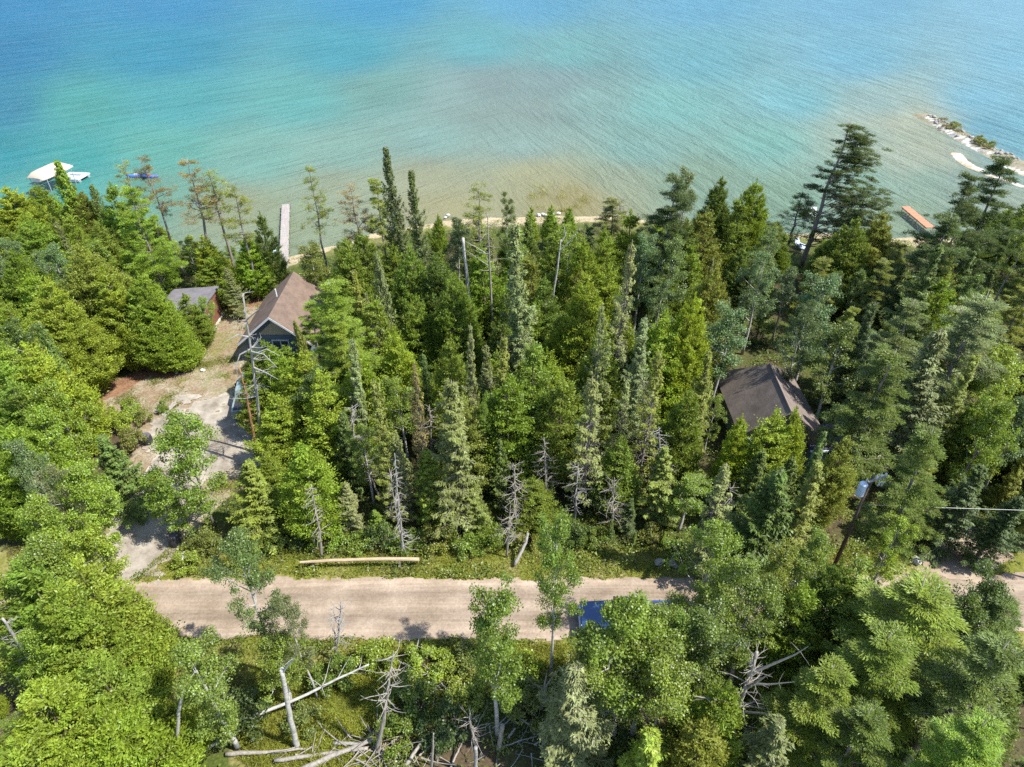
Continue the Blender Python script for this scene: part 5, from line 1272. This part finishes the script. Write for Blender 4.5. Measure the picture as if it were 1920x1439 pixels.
for lab,rows_ in pend.items():
    rows_.sort(key=lambda q:q[0])
    for i,(d,r_,k,ds_) in enumerate(rows_):
        l2=lab if len(rows_)==1 else (lab+(', the one nearest it' if i==0 else f', the {ORD[min(i,7)]} one out'))
        tag(r_,l2,KINDNAME[k][1],'trees filling the lakeside wood')

# ------------------------------------------------------------------ ground cover
def cover(name, n, poly_fn, box, hmax, ln, wd, mat, up=.6, clump=0, seed=0):
    r=np.random.default_rng(seed); X=r.uniform(box[0],box[1],n*4); Y=r.uniform(box[2],box[3],n*4)
    if clump:
        cx=r.uniform(box[0],box[1],clump); cy=r.uniform(box[2],box[3],clump); i=r.integers(0,clump,n*4)
        X=cx[i]+r.normal(size=n*4)*.45; Y=cy[i]+r.normal(size=n*4)*.45
    ok=poly_fn(X,Y); X=X[ok][:n]; Y=Y[ok][:n]; k=len(X)
    Z=np.maximum(height(X,Y),0 if hmax<3 and name!='reeds' else -9)
    h=hmax*r.uniform(0,1,k)**1.4*np.clip(.55+fbm(X,Y,1.5,seed+3),.15,1.3)
    C=np.stack([X,Y,Z+h],1)
    U=nrm(r.normal(size=(k,3))*np.array([1,1,.5])+np.array([0,0,up])); Nn=nrm(r.normal(size=(k,3))*.6+np.array([0,-.2,1-up*.8]))
    V,q=leaf_quads(C,U,Nn,r.uniform(.7,1.3,k)*ln,r.uniform(.6,1.2,k)*wd)
    rn=np.clip(r.normal(.5,.22,k)+.35*fbm(X,Y,2.5,seed+9),0,1)
    o=link(name,np_mesh(name,V,[q],mat,attr=rn)); tag(o,kind='stuff'); return o
infr=lambda X,Y: np.abs(X)<.86*Y+8
inroad=lambda X,Y: inside(ROADP,X+fbm(X,Y,1.6,8)*.5,Y+fbm(X,Y,1.3,11)*.5)
verge=lambda X,Y: infr(X,Y)&~inroad(X,Y)&~inside(DRIVE_A,X,Y)&~inside(RDRIVE,X,Y)
g1=cover('grass',52000,verge,(-40,40,20.5,30.2),.22,.26,.035,LEAF,1.0,0,1); g1.color=(.20,.215,.03,1)
g2=cover('grass',46000,lambda X,Y:inside(MEADOW,X,Y),(-16,6,13,23.5),.35,.28,.04,LEAF,.9,0,2); g2.color=(.20,.215,.03,1)
g3=cover('grass',20000,lambda X,Y:inside(CLEAR,X,Y)&~inside(DRIVE_A,X,Y)&~inside(MULCH,X,Y)&(fbm(X,Y,3,5)>-.12),(-36,-17,28,64),.2,.2,.04,LEAF,.8,160,3); g3.color=(.17,.19,.03,1)
forest=lambda X,Y: infr(X,Y)&~inroad(X,Y)&~inside(CLEAR,X,Y)&~inside(RDRIVE,X,Y)&~inside(MEADOW,X,Y)&(Y<shore_y(X)-2)&~((X>-25)&(X<-17)&(Y>51)&(Y<60))&~((X>16.5)&(X<25)&(Y>37)&(Y<47))
g4=cover('undergrowth',150000,forest,(-85,85,13,86),.75,.17,.10,BROAD,.25,2600,4); g4.color=(.11,.145,.022,1)
g5=cover('undergrowth',40000,lambda X,Y:forest(X,Y)&(Y<34),(-42,42,13,34),.9,.15,.10,BROAD,.25,420,5); g5.color=(.16,.19,.025,1)
RE=ground_poly([(985,348),(1040,340),(1100,352),(1115,385),(1060,398),(990,392)],-.8)
g6=cover('reeds',1500,lambda X,Y:inside(RE,X,Y),(0,16,86,104),.9,1.0,.05,NEEDLE,2.2,70,6); g6.color=(.30,.29,.09,1)
SPP=lambda X,Y:(seg_dist(SPIT,X,Y)<1.6)&(X>70)
g7=cover('grass',2200,SPP,(70,95,84,140),.5,.4,.05,LEAF,1.0,40,7); g7.color=(.16,.14,.05,1)
# flowers in the meadow
# ------------------------------------------------------------------ light, camera, render
w=bpy.data.worlds.new('World'); sc.world=w; w.use_nodes=True; nt=w.node_tree; nt.nodes.clear()
out=nt.nodes.new('ShaderNodeOutputWorld'); bg=nt.nodes.new('ShaderNodeBackground'); sky=nt.nodes.new('ShaderNodeTexSky'); sky.sky_type='NISHITA'
sky.sun_disc=False; EL=R(55); AZ=math.atan2(.93,-.30)
sky.sun_elevation=EL; sky.sun_rotation=AZ; sky.altitude=200; sky.air_density=1.0; sky.dust_density=.6; sky.ozone_density=1.2
nt.links.new(sky.outputs[0],bg.inputs[0]); bg.inputs[1].default_value=.15; nt.links.new(bg.outputs[0],out.inputs[0])
sd=bpy.data.lights.new('sun','SUN'); sd.energy=4.6; sd.angle=R(.53); sd.color=(1,.97,.91)
so=bpy.data.objects.new('sun',sd); col.objects.link(so)
sv=Vector((math.sin(AZ)*math.cos(EL),math.cos(AZ)*math.cos(EL),math.sin(EL))); so.rotation_euler=sv.to_track_quat('Z','Y').to_euler(); so.location=(0,0,80)
cd=bpy.data.cameras.new('camera'); cd.sensor_width=36; cd.sensor_fit='HORIZONTAL'; cd.lens=F/1920*36; cd.clip_end=5000; cd.clip_start=.5
co=bpy.data.objects.new('camera',cd); col.objects.link(co); co.location=(0,0,HC); co.rotation_euler=(math.pi/2-TH,0,0); sc.camera=co
sc.view_settings.view_transform='Standard'; sc.view_settings.look='None'; sc.view_settings.gamma=1; sc.view_settings.exposure=1.32; sc.view_settings.use_curve_mapping=False
cy=sc.cycles; cy.max_bounces=6; cy.diffuse_bounces=3; cy.glossy_bounces=2; cy.transmission_bounces=3; cy.transparent_max_bounces=8; cy.use_denoising=False
cy.sample_clamp_indirect=6
print('trees',len(TREES),'fill',len(FILL),'objects',len(bpy.data.objects))
